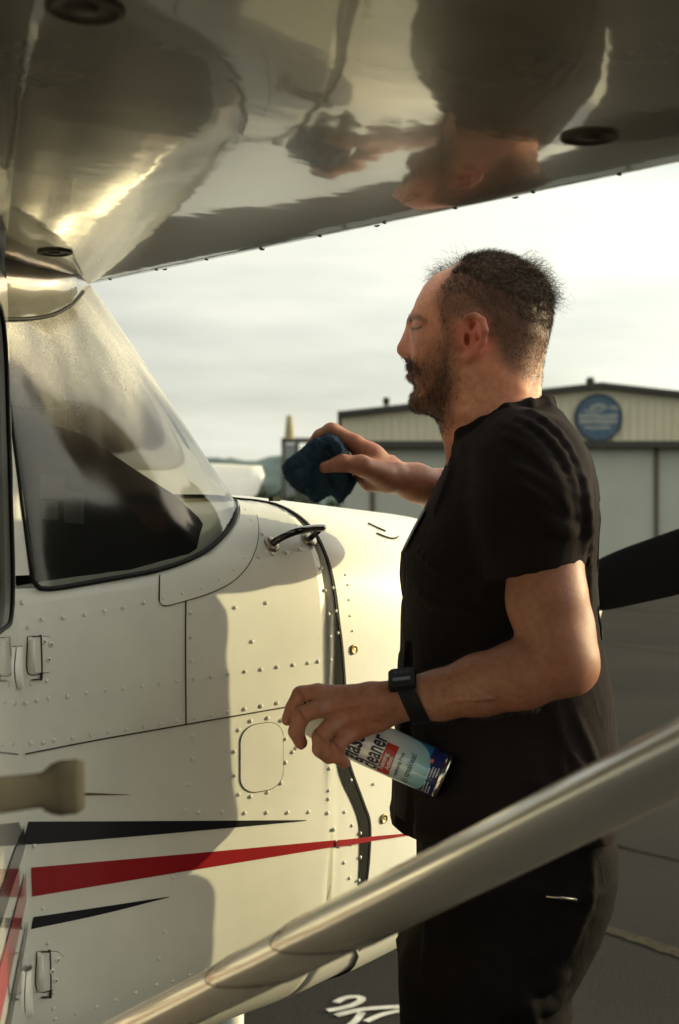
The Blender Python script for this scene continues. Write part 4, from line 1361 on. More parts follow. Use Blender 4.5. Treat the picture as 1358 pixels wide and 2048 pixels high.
def chain(pts, rs, k):
    """joined round cones through (u, v, t) photo points"""
    Q = [Lc(*p) for p in pts]
    return [Cone(Q[i], Q[i + 1], rs[i], rs[i + 1], k) for i in range(len(Q) - 1)]
def chainL(Q, rs, k):
    return [Cone(Q[i], Q[i + 1], rs[i], rs[i + 1], k) for i in range(len(Q) - 1)]
def put_l(name, V, F, m, parent):
    return put(name, mesh_np(name, l2w(V), F), m, parent)
# ================================================================== THE MAN
D0 = 1.92
feet = l2w(np.array([(985 - CU) / FPX * D0, D0, -CAM[2]]))
man = thing('person', 'bearded man in black t-shirt and dark trousers wiping the airplane', 'person', (float(feet[0]), float(feet[1]), 0.0))
PXM = D0 / FPX

skin = Field()
TURN = math.radians(12.0)               # the head is turned a little away from the lens
AXU = (985 - CU) / FPX * D0
zlo, zhi = (CV - 915) / FPX * D0, (CV - 845) / FPX * D0
def turn(P):
    P = np.array(P, float); one = P.ndim == 1
    if one: P = P[None]
    w = np.clip((P[:, 2] - zlo) / (zhi - zlo), 0, 1); w = w * w * (3 - 2 * w) * (P[:, 0] > .075)
    dx, dy = P[:, 0] - AXU, P[:, 1] - D0
    c, s_ = np.cos(TURN * w), np.sin(TURN * w)
    Q = np.stack([AXU + dx * c + dy * s_, D0 + dy * c - dx * s_, P[:, 2]], 1)
    return Q[0] if one else Q
def hl(u, v, off):
    """point of the (unturned) head that shows at (u, v) on the near side once turned; the far side mirrors it"""
    q = Lc(u, v, D0 - abs(off)); q[1] = D0 - abs(off)
    for _ in range(8):
        r_ = turn(q)
        q[0] += (u - (CU + r_[0] / r_[1] * FPX)) * r_[1] / FPX
        q[2] -= (v - (CV - r_[2] / r_[1] * FPX)) * r_[1] / FPX
    return np.array([q[0], D0 + off, q[2]])
head_px = [(905, 538), (872, 552), (850, 576), (834, 606), (826, 634), (829, 652), (834, 668), (836, 690), (833, 712), (828, 724), (828, 745), (829, 757), (831, 778),
           (829, 800), (833, 815), (850, 826), (888, 842), (905, 862), (930, 870), (1000, 850), (1060, 790), (1068, 758), (1080, 722), (1096, 682), (1102, 640), (1103, 600),
           (1087, 562), (1059, 534), (1024, 515), (985, 508), (942, 516)]
head_px = [(CU + q[0] / D0 * FPX, CV - q[2] / D0 * FPX) for q in (hl(u, v, 0) for u, v in head_px)]
skin += Profile(head_px, D0, [(480, .076), (600, .077), (650, .076), (700, .072), (740, .068), (780, .062), (820, .054), (880, .050)], .062, 2.3, .012)
# neck, trapezius
skin += [Cone(hl(990, 730, 0), hl(995, 900, 0), .056, .062, .03)]
skin += [Cone(hl(930, 800, 0), hl(955, 890, 0), .034, .040, .02)]
skin += chain([(950, 742, D0 - .052), (935, 820, D0 - .043), (915, 880, D0 - .018)], [.012, .012, .011], .02)
# brow, nose, lips, cheeks
for s in (-1, 1):
    skin += [Cone(hl(829, 640, s * .008), hl(834, 634, s * .032), .0080, .0070, .012)]
    skin += [Cone(hl(834, 634, s * .032), hl(850, 645, s * .050), .0070, .0055, .012)]
    skin += [Ell(hl(838, 655, s * .031), (.0110, .0125, .0090), .005)]            # eye under its lid
    skin += [Ell(hl(832, 690, s * .010), (.012, .011, .018), .016)]               # flank of the nose
    skin += [Ell(hl(824, 706, s * .0125), (.0095, .008, .0075), .007)]            # wing of the nose
    skin += [Ell(hl(862, 700, s * .044), (.024, .018, .026), .035)]                # cheek
skin += [Cone(hl(830, 655, 0), hl(812, 694, 0), .0085, .0105, .016), Ell(hl(808.5, 700, 0), (.0098, .010, .0088), .006)]
skin += [Cone(hl(819, 714, 0), hl(826, 722, 0), .006, .006, .008)]
skin += [Ell(hl(826, 734, 0), (.0085, .020, .0065), .006), Ell(hl(826, 755, 0), (.0085, .019, .007), .006)]
skin += [Ell(hl(836, 804, 0), (.012, .018, .013), .012)]
# ears
for s in (-1, 1):
    R_ = .070
    e3 = lambda u, v, o: hl(u, v, s * (R_ + o))
    rim = [(922, 664, .000), (925, 645, .007), (935, 633, .013), (951, 630, .018), (965, 640, .022), (970, 660, .023), (966, 684, .018), (953, 704, .011), (937, 716, .006), (924, 716, .003)]
    skin += [c for c in chainL([e3(*q) for q in rim], [.0038, .0042, .0042, .0042, .0045, .0048, .0048, .005, .0058, .005], .004)]
    skin += [Ell(e3(946, 674, .006), (.0155, .0055, .027), .006)]
    skin += chainL([e3(947, 648, .0125), e3(953, 668, .0135), e3(946, 692, .010)], [.003, .0035, .003], .004)
    skin += [Ell(e3(923, 682, .0015), (.006, .005, .008), .006)]
    c_ = Ell(e3(934, 679, .008), (.0034, .0120, .0095), .003); skin.sub.append(c_)
    c_ = Ell(e3(943, 650, .012), (.0034, .0085, .0085), .0025); skin.sub.append(c_)
    skin.sub.append(Ell(hl(831, 647, s * .028), (.006, .010, .0035), .008))
    skin.sub.append(Ell(hl(819, 712, s * .008), (.004, .004, .0025), .003))
# trunk inside the clothes
skin += [Cone(hl(1010, 990, 0), hl(1005, 1500, 0), .080, .085, .03), Cone(hl(1005, 1500, 0), hl(1005, 1700, 0), .085, .085, .03)]
skin += [Cone(hl(1045, 960, -.08), hl(1045, 960, .08), .055, .055, .03)]
# left (near) arm
SH = (1075, 945, 1.735)
skin += chain([SH, (1085, 1060, 1.715), (1094, 1200, 1.70), (1112, 1295, 1.695)], [.040, .0465, .0475, .0435], .010)
skin += chain([(1112, 1295, 1.695), (1124, 1322, 1.695)], [.0435, .0410], .010)
skin += [Ell(Lc(1156, 1338, 1.70), (.019, .019, .024), .018), Cone(Lc(1146, 1250, 1.70), Lc(1152, 1335, 1.70), .024, .022, .016)]
skin += chain([(1120, 1326, 1.695), (1040, 1350, 1.695), (960, 1370, 1.70), (880, 1390, 1.71), (815, 1396, 1.715)], [.0400, .0405, .0365, .0295, .0255], .010)
# left hand: metacarpals, fingers, thumb behind the can
wr = [(806, 1381, 1.712), (806, 1394, 1.708), (806, 1408, 1.712), (806, 1420, 1.718)]
mc = [(676, 1390, 1.708), (664, 1414, 1.697), (681, 1441, 1.699), (708, 1464, 1.708)]
for a, b, r in zip(wr, mc, (.0125, .0125, .0122, .0118)):
    m_ = tuple((np.array(a) * .5 + np.array(b) * .5) + [0, 0, -.003])
    skin += chain([a, m_, b], [.0140, .0126, r * .95], .0065)
for a, b in zip(wr, mc):
    a, b = np.array(a), np.array(b)
    skin += chain([tuple(a * .75 + b * .25 - [0, 0, .0125]), tuple(a * .4 + b * .6 - [0, 0, .0125]), tuple(a * .03 + b * .97 - [0, 0, .0095])], [.0022, .0030, .0042], .0045)
skin += chain([(770, 1402, 1.6945), (738, 1412, 1.690), (716, 1432, 1.692), (704, 1440, 1.694)], [.0016, .0018, .0018, .0015], .003)
skin += chain([(738, 1412, 1.690), (712, 1404, 1.690), (694, 1400, 1.692)], [.0017, .0017, .0014], .003)
skin += chain([(1010, 1400, 1.656), (950, 1398, 1.662), (890, 1402, 1.680), (850, 1400, 1.690)], [.0016, .002, .002, .0016], .005)
KF = .0022
skin += chain([mc[0], (636, 1384, 1.700), (601, 1389, 1.698)], [.0118, .0105, .0104], KF) + chain([(601, 1389, 1.698), (585, 1417, 1.700), (575, 1440, 1.706)], [.0104, .0092, .0078], KF)
skin += chain([mc[1], (632, 1419, 1.686), (603, 1430, 1.682)], [.0122, .0108, .0108], KF) + chain([(603, 1430, 1.682), (592, 1463, 1.684), (602, 1486, 1.692)], [.0108, .0096, .0082], KF)
skin += chain([mc[2], (658, 1455, 1.686), (641, 1473, 1.681)], [.0120, .0106, .0106], KF) + chain([(641, 1473, 1.681), (640, 1499, 1.684), (657, 1515, 1.693)], [.0106, .0095, .0082], KF)
skin += chain([mc[3], (686, 1477, 1.694), (674, 1492, 1.690)], [.0112, .0098, .0098], KF) + chain([(674, 1492, 1.690), (675, 1513, 1.693), (689, 1526, 1.702)], [.0098, .0088, .0076], KF)
skin += chain([(770, 1425, 1.725), (730, 1450, 1.765), (690, 1435, 1.795), (660, 1438, 1.805)], [.016, .0135, .0115, .009], .008)
# right (far) arm and hand with the cloth
skin += chain([(1030, 945, 2.10), (990, 1010, 2.20), (945, 1020, 2.21)], [.055, .046, .041], .02)
skin += chain([(945, 1015, 2.21), (890, 985, 2.18), (830, 965, 2.14), (778, 949, 2.11)], [.040, .0335, .0265, .0222], .016)
skin += chain([(778, 944, 2.105), (742, 914, 2.095), (708, 886, 2.09)], [.0205, .0185, .0135], .012)
skin += chain([(782, 955, 2.115), (745, 930, 2.12), (716, 898, 2.125)], [.020, .0185, .013], .012)
skin += chain([(772, 962, 2.10), (742, 958, 2.10), (722, 948, 2.10)], [.0165, .0165, .012], .012)
skin += chain([(708, 886, 2.09), (662, 861, 2.085), (640, 872, 2.088), (627, 884, 2.095)], [.0125, .0112, .0098, .0085], .005)
skin += chain([(714, 890, 2.112), (668, 862, 2.115), (640, 876, 2.12), (628, 892, 2.13)], [.0125, .0112, .0098, .0085], .005)
skin += chain([(718, 900, 2.13), (680, 880, 2.14), (655, 898, 2.15)], [.0115, .0105, .0085], .005)
skin += chain([(765, 950, 2.085), (722, 931, 2.055), (684, 926, 2.045), (650, 935, 2.043)], [.0185, .0140, .0112, .0088], .010)
# legs inside the trousers, feet inside the shoes
for t, u in ((1.835, 960), (2.01, 985)):
    skin += chain([(u + 20, 1760, t), (u - 15, 2330, t), (u + 20, 2900, t)], [.062, .046, .034], .02)
    skin += chain([(u + 25, 2955, t), (u - 150, 3010, t)], [.034, .026], .02)

V, F = polygonise(skin, (-.10, 1.635, -CAM[2] - .01), (.345, 2.29, .40), .0028)
V = relax(V, F, 2, .45)
Vm = V.copy(); Vm[:, 1] = D0 - np.minimum(np.abs(V[:, 1] - D0), .12)
Vm = turn(Vm)
pu, pv = CU + Vm[:, 0] / Vm[:, 1] * FPX, CV - Vm[:, 2] / Vm[:, 1] * FPX      # photo position of the point, or of its mirror image on the near side

HAIR = [(928, 526), (903, 551), (882, 576), (873, 600), (880, 628), (890, 650), (908, 640), (932, 630), (955, 622), (976, 640), (978, 672), (993, 693), (1000, 722), (1029, 748), (1062, 768), (1140, 770), (1140, 470), (928, 470)]
BEARD = [(892, 645), (878, 672), (864, 704), (850, 722), (828, 722), (800, 722), (800, 850), (850, 858), (888, 856), (898, 822), (909, 775), (906, 722), (905, 664)]
LIPS = [(812, 741), (832, 742), (836, 747), (832, 753), (812, 754)]
ishead = (pv < 872) & (V[:, 0] > .08) & (V[:, 1] < 2.03)
hm = poly_soft(pu, pv, HAIR, 14) * ishead
JAW = [(893, 648), (886, 690), (872, 728), (852, 762), (838, 786), (812, 776), (808, 830), (845, 852), (886, 862), (899, 830), (910, 775), (907, 720), (903, 660)]
MOUST = [(806, 719), (826, 717), (840, 728), (846, 752), (836, 760), (828, 742), (806, 740)]
bmk = np.maximum(np.maximum(poly_soft(pu, pv, JAW, 20), poly_soft(pu, pv, MOUST, 7)), .62 * poly_soft(pu, pv, BEARD, 18)) * ishead
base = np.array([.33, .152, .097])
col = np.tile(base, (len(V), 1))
col *= (1 + 1.25 * np.clip((930 - pv) / 60, 0, 1) * (V[:, 1] < 2.03) + .30 * (V[:, 1] > 2.03))[:, None]  # brighter light on head and far arm is put into the skin colour
n1_ = vnoise(V, 90, 1) * .5 + vnoise(V, 260, 2) * .5
col *= (1 + .16 * n1_)[:, None]
col[:, 1:] *= (1 + .10 * vnoise(V, 60, 31))[:, None]
# redder ear, nose, cheeks, knuckles
def redden(c, r, amt, tint=(.50, .15, .09)):
    d = np.linalg.norm(V - c, axis=1)
    k = np.clip(1 - (d / r) ** 2, 0, 1) * amt
    return col * (1 - k[:, None]) + np.array(tint) * k[:, None]
for s in (-1, 1):
    col = redden(hl(946, 674, s * .085), .038, .95, (.66, .19, .135))
    col = redden(hl(858, 695, s * .055), .045, .35)
col = redden(hl(808, 700, 0), .028, .35)
for q in mc + [(603, 1430, 1.682), (601, 1389, 1.698), (641, 1473, 1.681), (674, 1492, 1.690)]:
    col = redden(Lc(*q), .022, .30, (.42, .16, .09))
for q in ((575, 1440, 1.70), (602, 1486, 1.69), (657, 1515, 1.69), (689, 1526, 1.70)):
    col = redden(Lc(*q), .018, .35, (.46, .20, .12))
for cx, cy, ct, ang in ((598, 1384, 1.69, .3), (606, 1392, 1.69, .3), (600, 1424, 1.675, .5), (607, 1434, 1.675, .5), (637, 1468, 1.675, .8), (645, 1477, 1.675, .8), (671, 1487, 1.685, .8), (678, 1496, 1.685, .8),
                         (760, 1440, 1.70, 1.5), (768, 1430, 1.70, 1.5)):
    c0 = Lc(cx, cy, ct); q = V - c0
    al = q[:, 0] * math.cos(ang) + q[:, 2] * math.sin(ang); ac = -q[:, 0] * math.sin(ang) + q[:, 2] * math.cos(ang)
    k = np.exp(-(al / .0016) ** 2 - (ac / .008) ** 2) * (np.abs(q[:, 1]) < .03) * .5
    col = col * (1 - k[:, None]) + np.array([.12, .045, .028]) * k[:, None]
stub = np.array([.060, .043, .032])
line_v0 = 548 + np.clip(pu - 925, 0, 400) * .42
fade = np.clip((pv - 500) / 270, 0, 1)
kk = hm * np.clip(np.where(pv < line_v0, .95, .87) - .30 * np.clip((pv - 690) / 70, 0, 1), 0, 1) * (.94 + .06 * n1_)
temple = poly_soft(pu, pv, [(925, 545), (870, 575), (860, 650), (915, 645), (940, 600), (950, 560)], 30)
kk *= 1 - .25 * temple
col = col * (1 - kk[:, None]) + stub * kk[:, None]
kb = bmk * .74
col = col * (1 - kb[:, None]) + np.array([.040, .024, .017]) * kb[:, None]
li = poly_soft(pu, pv, LIPS, 4) * ishead * .5
col = col * (1 - li[:, None]) + np.array([.16, .060, .045]) * li[:, None]
# eyebrow and lash line
def line_mask(pts, w):
    q = np.stack([pu, pv], 1); d = np.full(len(V), 1e9)
    for a, b in zip(pts[:-1], pts[1:]):
        a, b = np.array(a, float), np.array(b, float); e = b - a
        h = np.clip(((q - a) @ e) / (e @ e), 0, 1)
        d = np.minimum(d, np.linalg.norm(q - a - h[:, None] * e, axis=1))
    return np.clip(1.5 - d / w, 0, 1)
for pts, w, a in (([(815, 641), (824, 635), (838, 635), (850, 642)], 5, .55), ([(823, 657), (832, 658), (842, 654)], 2.6, .9), ([(830, 648), (842, 649), (852, 653)], 1.8, .3)):
    k = line_mask(pts, w) * a * ishead * (np.abs(V[:, 1] - D0) > .006)
    col = col * (1 - k[:, None]) + np.array([.05, .032, .024]) * k[:, None]
col = np.clip(col, .01, .9)

M_SKIN = mat('skin', (1, 1, 1), rough=.50, attr='tone', sss=.10, bump=.09, bscale=520, spec=.35, col2=(.84, .70, .64), vscale=130)
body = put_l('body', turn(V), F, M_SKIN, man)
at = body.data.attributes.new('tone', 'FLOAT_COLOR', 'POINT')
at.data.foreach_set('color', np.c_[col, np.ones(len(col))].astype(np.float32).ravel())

# ---------------------------------------------------------------- hair and beard strands
def vert_normals(V, F):
    n = np.zeros_like(V)
    fn = np.cross(V[F[:, 2]] - V[F[:, 0]], V[F[:, 3]] - V[F[:, 1]])
    for k in range(4): np.add.at(n, F[:, k], fn)
    return n / (np.linalg.norm(n, axis=1, keepdims=True) + 1e-12)
VN = vert_normals(V, F)
BV, BN = V, VN

def strands(idx, count, length, comb, width, curl=0.0, seg=3, jit=.5, r=None, V=None, VN=None):
    V = BV if V is None else V; VN = BN if VN is None else VN
    r = r or np.random.default_rng(5)
    pick = r.choice(idx, count)
    p = V[pick] + r.normal(size=(count, 3)) * .0012
    n = VN[pick]
    try: cv = comb(p, n)
    except TypeError: cv = comb(p)
    d = n + cv + r.normal(size=(count, 3)) * jit * .5
    d /= np.linalg.norm(d, axis=1, keepdims=True)
    Ln = (length(pick) if callable(length) else np.full(count, length)) * r.uniform(.6, 1.2, count)
    side = np.cross(d, r.normal(size=(count, 3))); side /= np.linalg.norm(side, axis=1, keepdims=True)
    bend = np.cross(side, d)
    ph = r.uniform(0, 6.28, count); cu = curl * r.uniform(.4, 1.3, count)
    rows = []
    for k in range(seg + 1):
        f = k / seg
        c = p - n * .0008 + d * (Ln * f)[:, None] + bend * (cu * Ln * (np.sin(f * 2.6 + ph) - np.sin(ph)))[:, None] + side * (cu * Ln * .7 * (np.cos(f * 3.1 + ph) - np.cos(ph)))[:, None]
        w = width * (1 - .7 * f)
        rows.append((c - side * w / 2, c + side * w / 2))
    nv = 2 * (seg + 1)
    VV = np.stack([x for pr in rows for x in pr], 1).reshape(-1, 3)
    b = np.arange(count)[:, None] * nv
    FF = np.vstack([np.stack([b[:, 0] + 2 * k, b[:, 0] + 2 * k + 1, b[:, 0] + 2 * k + 3, b[:, 0] + 2 * k + 2], 1) for k in range(seg)])
    return VV, FF

TOP = [(930, 526), (905, 520), (900, 505), (960, 490), (1060, 500), (1140, 560), (1130, 612), (1085, 590), (1050, 565), (1010, 552), (965, 545)]
top_i = np.where((in_poly(pu, pv, TOP) & ishead & (VN[:, 2] > -.2)) | (in_poly(pu, pv, [(895, 515), (1000, 490), (1120, 560), (1112, 600), (1060, 560), (960, 540)]) & ishead))[0]
side_i = np.where((hm > .45) & ishead & (pv > 535))[0]
beard_i = np.where((rng.random(len(bmk)) < bmk ** 1.3) & (bmk > .12) & (li < .6) & ishead)[0]
front_i = np.where((pu > 866) & (pu < 935) & (pv < 560) & (np.abs(V[:, 1] - D0 - .008) < .026) & ishead)[0]
back_i = np.where((pu > 1040) & (pu < 1112) & (pv < 608) & (pv > 520) & ishead & (np.abs(V[:, 1] - D0) < .05))[0]
M_HAIR = mat('dark_brown_hair', (.088, .062, .045), rough=.55, var=.5, vscale=300, spec=.3)
M_FUZZ = mat('clipped_brown_hair', (.088, .064, .047), rough=.6, var=.4, vscale=300, spec=.25)
parts = []
zc = lambda a, b, c: (lambda p: np.tile([a, b, c], (len(p), 1)))
def lay(vec, lift):
    vec = np.asarray(vec, float)
    def f(p, n):
        t = vec - n * (n @ vec)[:, None]
        return t / (np.linalg.norm(t, axis=1, keepdims=True) + 1e-6) - n * (1 - lift)
    return f
line_v = 548 + np.clip(pu - 925, 0, 400) * .42
crown = (hm > .3) & ishead & (pv < line_v + 6 * n1_)
crown_i = np.where(crown)[0]
blend_i = np.where((hm > .3) & ishead & (pv >= line_v - 12) & (pv < line_v + 34))[0]
parts.append(strands(crown_i, 14000, .0095, lay((1, -.25, -.2), .30), .0006, .30, 4, .55))
parts.append(strands(crown_i, 3500, .0080, lay((1, -.3, -.1), .5), .0005, .45, 4, .8))
parts.append(strands(blend_i, 5000, .0075, lay((.7, 0, -1), .35), .0005, .15, 3, .45))
parts.append(strands(front_i, 520, .0185, lay((-1, -.1, .0), .75), .0005, .60, 6, .9))
parts.append(strands(back_i, 1500, .020, lay((.8, -.1, .3), .8), .0005, .60, 6, 1.0))
off = 0; VVs, FFs = [], []
for a, b in parts:
    VVs.append(a); FFs.append(b + off); off += len(a)
hair = put_l('hair', turn(np.vstack(VVs)), np.vstack(FFs), M_HAIR, man); hair['kind'] = 'stuff'
sv, sf = strands(side_i, 26000, lambda i: .0050 - .0034 * np.clip((pv[i] - 620) / 130, 0, 1), lay((.4, 0, -1), .30), .0004, .1, 2, .4)
put_l('clipped_side_hair', turn(sv), sf, M_FUZZ, man)['kind'] = 'stuff'
bv, bf = strands(beard_i, 15000, .0050, lay((-.2, 0, -1), .40), .0004, .22, 3, .5)
M_BEARD = mat('dark_beard', (.085, .053, .036), rough=.5, var=.5, vscale=300, spec=.35)
beard = put_l('beard', turn(bv), bf, M_BEARD, man); beard['kind'] = 'stuff'
brow_i = np.where((line_mask([(815, 641), (824, 635), (838, 635), (850, 642)], 6) > .3) & ishead & (np.abs(V[:, 1] - D0) > .006))[0]
if len(brow_i):
    a, b = strands(brow_i, 420, .0042, zc(1.2, 0, -.1), .0006, .1, 2, .4)
    put_l('eyebrow', turn(a), b, M_HAIR, man)['kind'] = 'stuff'

# fine hair on the near forearm
fa = np.where((V[:, 1] < 1.76) & (V[:, 2] < -.13) & (V[:, 2] > -.25) & (V[:, 0] > .095) & (V[:, 0] < .27))[0]
a, b = strands(fa, 2600, .0095, zc(-1.9, 0, -.8), .00020, .25, 3, .7)
put_l('arm_hair', a, b, M_BEARD, man)['kind'] = 'stuff'

# ---------------------------------------------------------------- t-shirt
shirt = Field()
tor_px = [(899, 886), (897, 915), (882, 950), (853, 1008), (826, 1058), (803, 1104), (799, 1146), (804, 1193), (799, 1297), (793, 1349), (787, 1500), (782, 1590), (778, 1636), (802, 1655), (832, 1666),
          (1000, 1700), (1200, 1690), (1224, 1640), (1226, 1560), (1225, 1470), (1217, 1396), (1203, 1317), (1190, 1225), (1184, 1158), (1188, 1098), (1191, 1038), (1186, 971), (1174, 919), (1144, 862), (1122, 824), (1100, 803), (1066, 806), (1014, 817), (951, 853)]
shirt += Profile(tor_px, D0, [(790, .070), (815, .085), (840, .125), (870, .160), (905, .180), (1000, .190), (1200, .180), (1450, .178), (1560, .182), (1720, .186)], .115, 2.4, .02)
# near sleeve, cut at the cuff
cuff_o = Lc(1078, 1136, 1.715); cuff_n = Lc(1098, 1200, 1.70) - Lc(1082, 1000, 1.72)
ca, cb = Lc(995, 1148, 1.715), Lc(1158, 1122, 1.715)
ex = (cb - ca) / np.linalg.norm(cb - ca); cuff_n = np.cross(ex, np.array([0, 1.0, 0])); cuff_n = cuff_n if cuff_n[2] < 0 else -cuff_n
for c in chain([(1062, 940, 1.762), (1070, 1020, 1.722), (1078, 1190, 1.708)], [.058, .0575, .0535], .045):
    shirt += Cut(c, cuff_o, cuff_n)
shirt += Cone(Lc(1020, 880, 1.82), Lc(1060, 930, 1.77), .040, .050, .06)
# far sleeve
for c in chain([(1030, 935, 2.09), (1000, 990, 2.17)], [.068, .062], .03):
    shirt += c
# creases, as soft ridges that fan from the shoulder seam to the back of the arm, and round the arm and waist
def front_t(field, u, v, t0=1.58, t1=2.1):
    ts = np.linspace(t0, t1, 420)
    pts = np.stack([(u - CU) / FPX * ts, ts, (CV - v) / FPX * ts], 1)
    d = field.ev(pts)
    k = int(np.argmax(d < 0))
    return None if d[k] >= 0 else ts[k]
def crease(field, px, r, k=.008, sink=.35):
    Q = catmull([(u, v) for u, v in px], 10)
    pts, rs = [], []
    n = len(Q)
    for i, (u, v) in enumerate(Q):
        t = front_t(field, u, v)
        if t is None: continue
        rr = r * (.45 + .55 * math.sin(math.pi * (i + .5) / n))
        pts.append((u, v, t + rr * sink)); rs.append(rr)
    return chain(pts, rs, k) if len(pts) > 1 else []
CR = [([(1014, 850), (1055, 874), (1100, 925), (1130, 990), (1140, 1030)], .0085),
      ([(1012, 872), (1060, 900), (1105, 955), (1134, 1020)], .0080),
      ([(1034, 838), (1080, 862), (1128, 925), (1148, 1000), (1152, 1050)], .0090),
      ([(1060, 824), (1110, 860), (1150, 930), (1166, 1020), (1168, 1100)], .0090),
      ([(1030, 930), (1080, 962), (1120, 1000), (1140, 1040)], .0075),
      ([(1048, 972), (1090, 1005), (1130, 1035)], .0075),
      ([(1065, 1022), (1105, 1044), (1146, 1054)], .0080),
      ([(1085, 1058), (1120, 1060), (1150, 1066)], .0085),
      ([(1170, 960), (1178, 1060), (1176, 1160), (1182, 1260)], .0070),
      ([(1150, 1430), (1175, 1490), (1200, 1560), (1205, 1610)], .0060),
      ([(1110, 1410), (1120, 1470), (1160, 1540), (1180, 1600)], .0060),
      ([(1120, 1500), (1125, 1560), (1140, 1610)], .0050),
      ([(1060, 1560), (1095, 1575), (1130, 1595)], .0080),
      ([(850, 1480), (900, 1500), (960, 1480)], .006),
      ([(830, 1180), (890, 1215), (960, 1225)], .006), ([(830, 1090), (880, 1140), (950, 1160)], .006), ([(905, 910), (900, 960), (870, 1030)], .006)]
for px, r in CR:
    shirt += crease(shirt, px, r * .85, .006)
# rib collar
shirt += chain([(900, 884, D0), (925, 868, D0 - .040), (965, 846, D0 - .060), (1014, 818, D0 - .066), (1060, 806, D0 - .05), (1090, 803, D0 - .02), (1098, 803, D0)], [.008] * 7, .008)
shirt += chain([(900, 884, D0), (925, 868, D0 + .040), (965, 846, D0 + .060), (1014, 818, D0 + .066), (1060, 806, D0 + .05), (1090, 803, D0 + .02), (1098, 803, D0)], [.008] * 7, .008)
# hem of the cuff
cc = (ca + cb) / 2
hem = []
for a in np.linspace(0, 2 * math.pi, 15):
    hem.append(cc + ex * .0520 * math.cos(a) + np.array([0, 1, 0]) * .050 * math.sin(a) - np.array([0, .0, 0]))
shirt += chainL(hem, [.0055] * 15, .004)
def shirt_post(p, d):
    lump = .0018 * vnoise(p * np.array([1, 1, .45]), 46, 3) + .0009 * vnoise(p, 120, 8)
    return d + lump
shirt.post = shirt_post
Vs, Fs = polygonise(shirt, (.05, 1.63, -.47), (.40, 2.27, .19), .0038)
Vs = relax(Vs, Fs, 1, .4)
def cloth_mat(name, c, weave=900, bump=.25, wrinkle=.18):
    m = mat(name, c, rough=.85, var=.30, vscale=14, bump=bump, bscale=weave, spec=.05, sheen=.03)
    nt = m.node_tree; b_ = nt.nodes['Principled BSDF']
    b_.inputs['Sheen Tint'].default_value = (.60, .44, .37, 1)
    b_.inputs['Sheen Roughness'].default_value = .5
    weave_n = b_.inputs['Normal'].links[0].from_node
    tc = nt.nodes.new('ShaderNodeTexCoord'); mp = nt.nodes.new('ShaderNodeMapping'); mp.inputs['Scale'].default_value = (1, 1, .55)
    mp.inputs['Rotation'].default_value = (.3, .5, .2)
    nz = nt.nodes.new('ShaderNodeTexNoise'); nz.inputs['Scale'].default_value = 15; nz.inputs['Detail'].default_value = 2.5; nz.inputs['Distortion'].default_value = .8
    sb = nt.nodes.new('ShaderNodeMath'); sb.operation = 'SUBTRACT'; sb.inputs[1].default_value = .5
    ab = nt.nodes.new('ShaderNodeMath'); ab.operation = 'ABSOLUTE'
    pw = nt.nodes.new('ShaderNodeMath'); pw.operation = 'POWER'; pw.inputs[1].default_value = .7
    bp = nt.nodes.new('ShaderNodeBump'); bp.invert = True; bp.inputs['Strength'].default_value = wrinkle; bp.inputs['Distance'].default_value = .02
    nt.links.new(tc.outputs['Object'], mp.inputs[0]); nt.links.new(mp.outputs[0], nz.inputs['Vector'])
    nt.links.new(nz.outputs['Fac'], sb.inputs[0]); nt.links.new(sb.outputs[0], ab.inputs[0]); nt.links.new(ab.outputs[0], pw.inputs[0])
    nt.links.new(pw.outputs[0], bp.inputs['Height']); nt.links.new(bp.outputs['Normal'], weave_n.inputs['Normal'])
    return m
M_SHIRT = cloth_mat('faded_black_cotton', (.017, .0135, .0135))
tee = put_l('t_shirt', Vs, Fs, M_SHIRT, man)
# pale print at the chest edge
P = []
for v in np.linspace(1018, 1096, 16):
    u0 = np.interp(v, [1008, 1058, 1104], [853, 826, 803])
    P.append([Lc(u0 - 2.2, v, D0 - .01 + o) + np.array([abs(o + .015) * .10, 0, 0]) for o in np.linspace(-.05, .05, 6)])
MB().grid([[tuple(l2w(q)) for q in r] for r in P]).build('chest_print', mat('worn_print', (.25, .24, .22), rough=.9, var=.6, vscale=60), tee)

# ---------------------------------------------------------------- trousers, shoes
tr = Field()
tr += Profile([(834, 1600), (833, 1747), (812, 1830), (792, 1888), (800, 1975), (802, 2060), (1120, 2060), (1136, 1990), (1133, 1955), (1158, 1912), (1191, 1849), (1214, 1790), (1225, 1733), (1222, 1667), (1200, 1600)], D0,
              [(1580, .172), (1700, .176), (1850, .182), (2100, .185)], .10, 2.4, .03)
for t, u in ((1.835, 935), (2.01, 985)):
    tr += chain([(u + 10, 1950, t), (u - 2, 2330, t), (u + 30, 2940, t)], [.096, .076, .066], .03)
for px, r in (([(1050, 2000), (1095, 2012), (1125, 1988)], .009), ([(1010, 2030), (1050, 2010), (1068, 2060)], .010), ([(1080, 1792), (1150, 1800), (1205, 1785)], .004),
              ([(1180, 1700), (1180, 1800), (1140, 1900)], .005), ([(1080, 1980), (1110, 1960), (1130, 1950)], .007), ([(830, 1760), (860, 1840), (850, 1950)], .007)):
    tr += crease(tr, px, r)
tr.post = lambda p, d: d + .002 * vnoise(p * np.array([1, 1, .5]), 40, 9) + .0008 * vnoise(p, 150, 12)
Vt, Ft = polygonise(tr, (.03, 1.70, -1.44), (.42, 2.14, -.36), .0052)
M_TROUSER = cloth_mat('dark_brown_black_denim', (.0085, .0068, .0068), 700, .3)
M_TROUSER.node_tree.nodes['Principled BSDF'].inputs['Sheen Weight'].default_value = 0.0
trs = put_l('trousers', Vt, Ft, M_TROUSER, man)
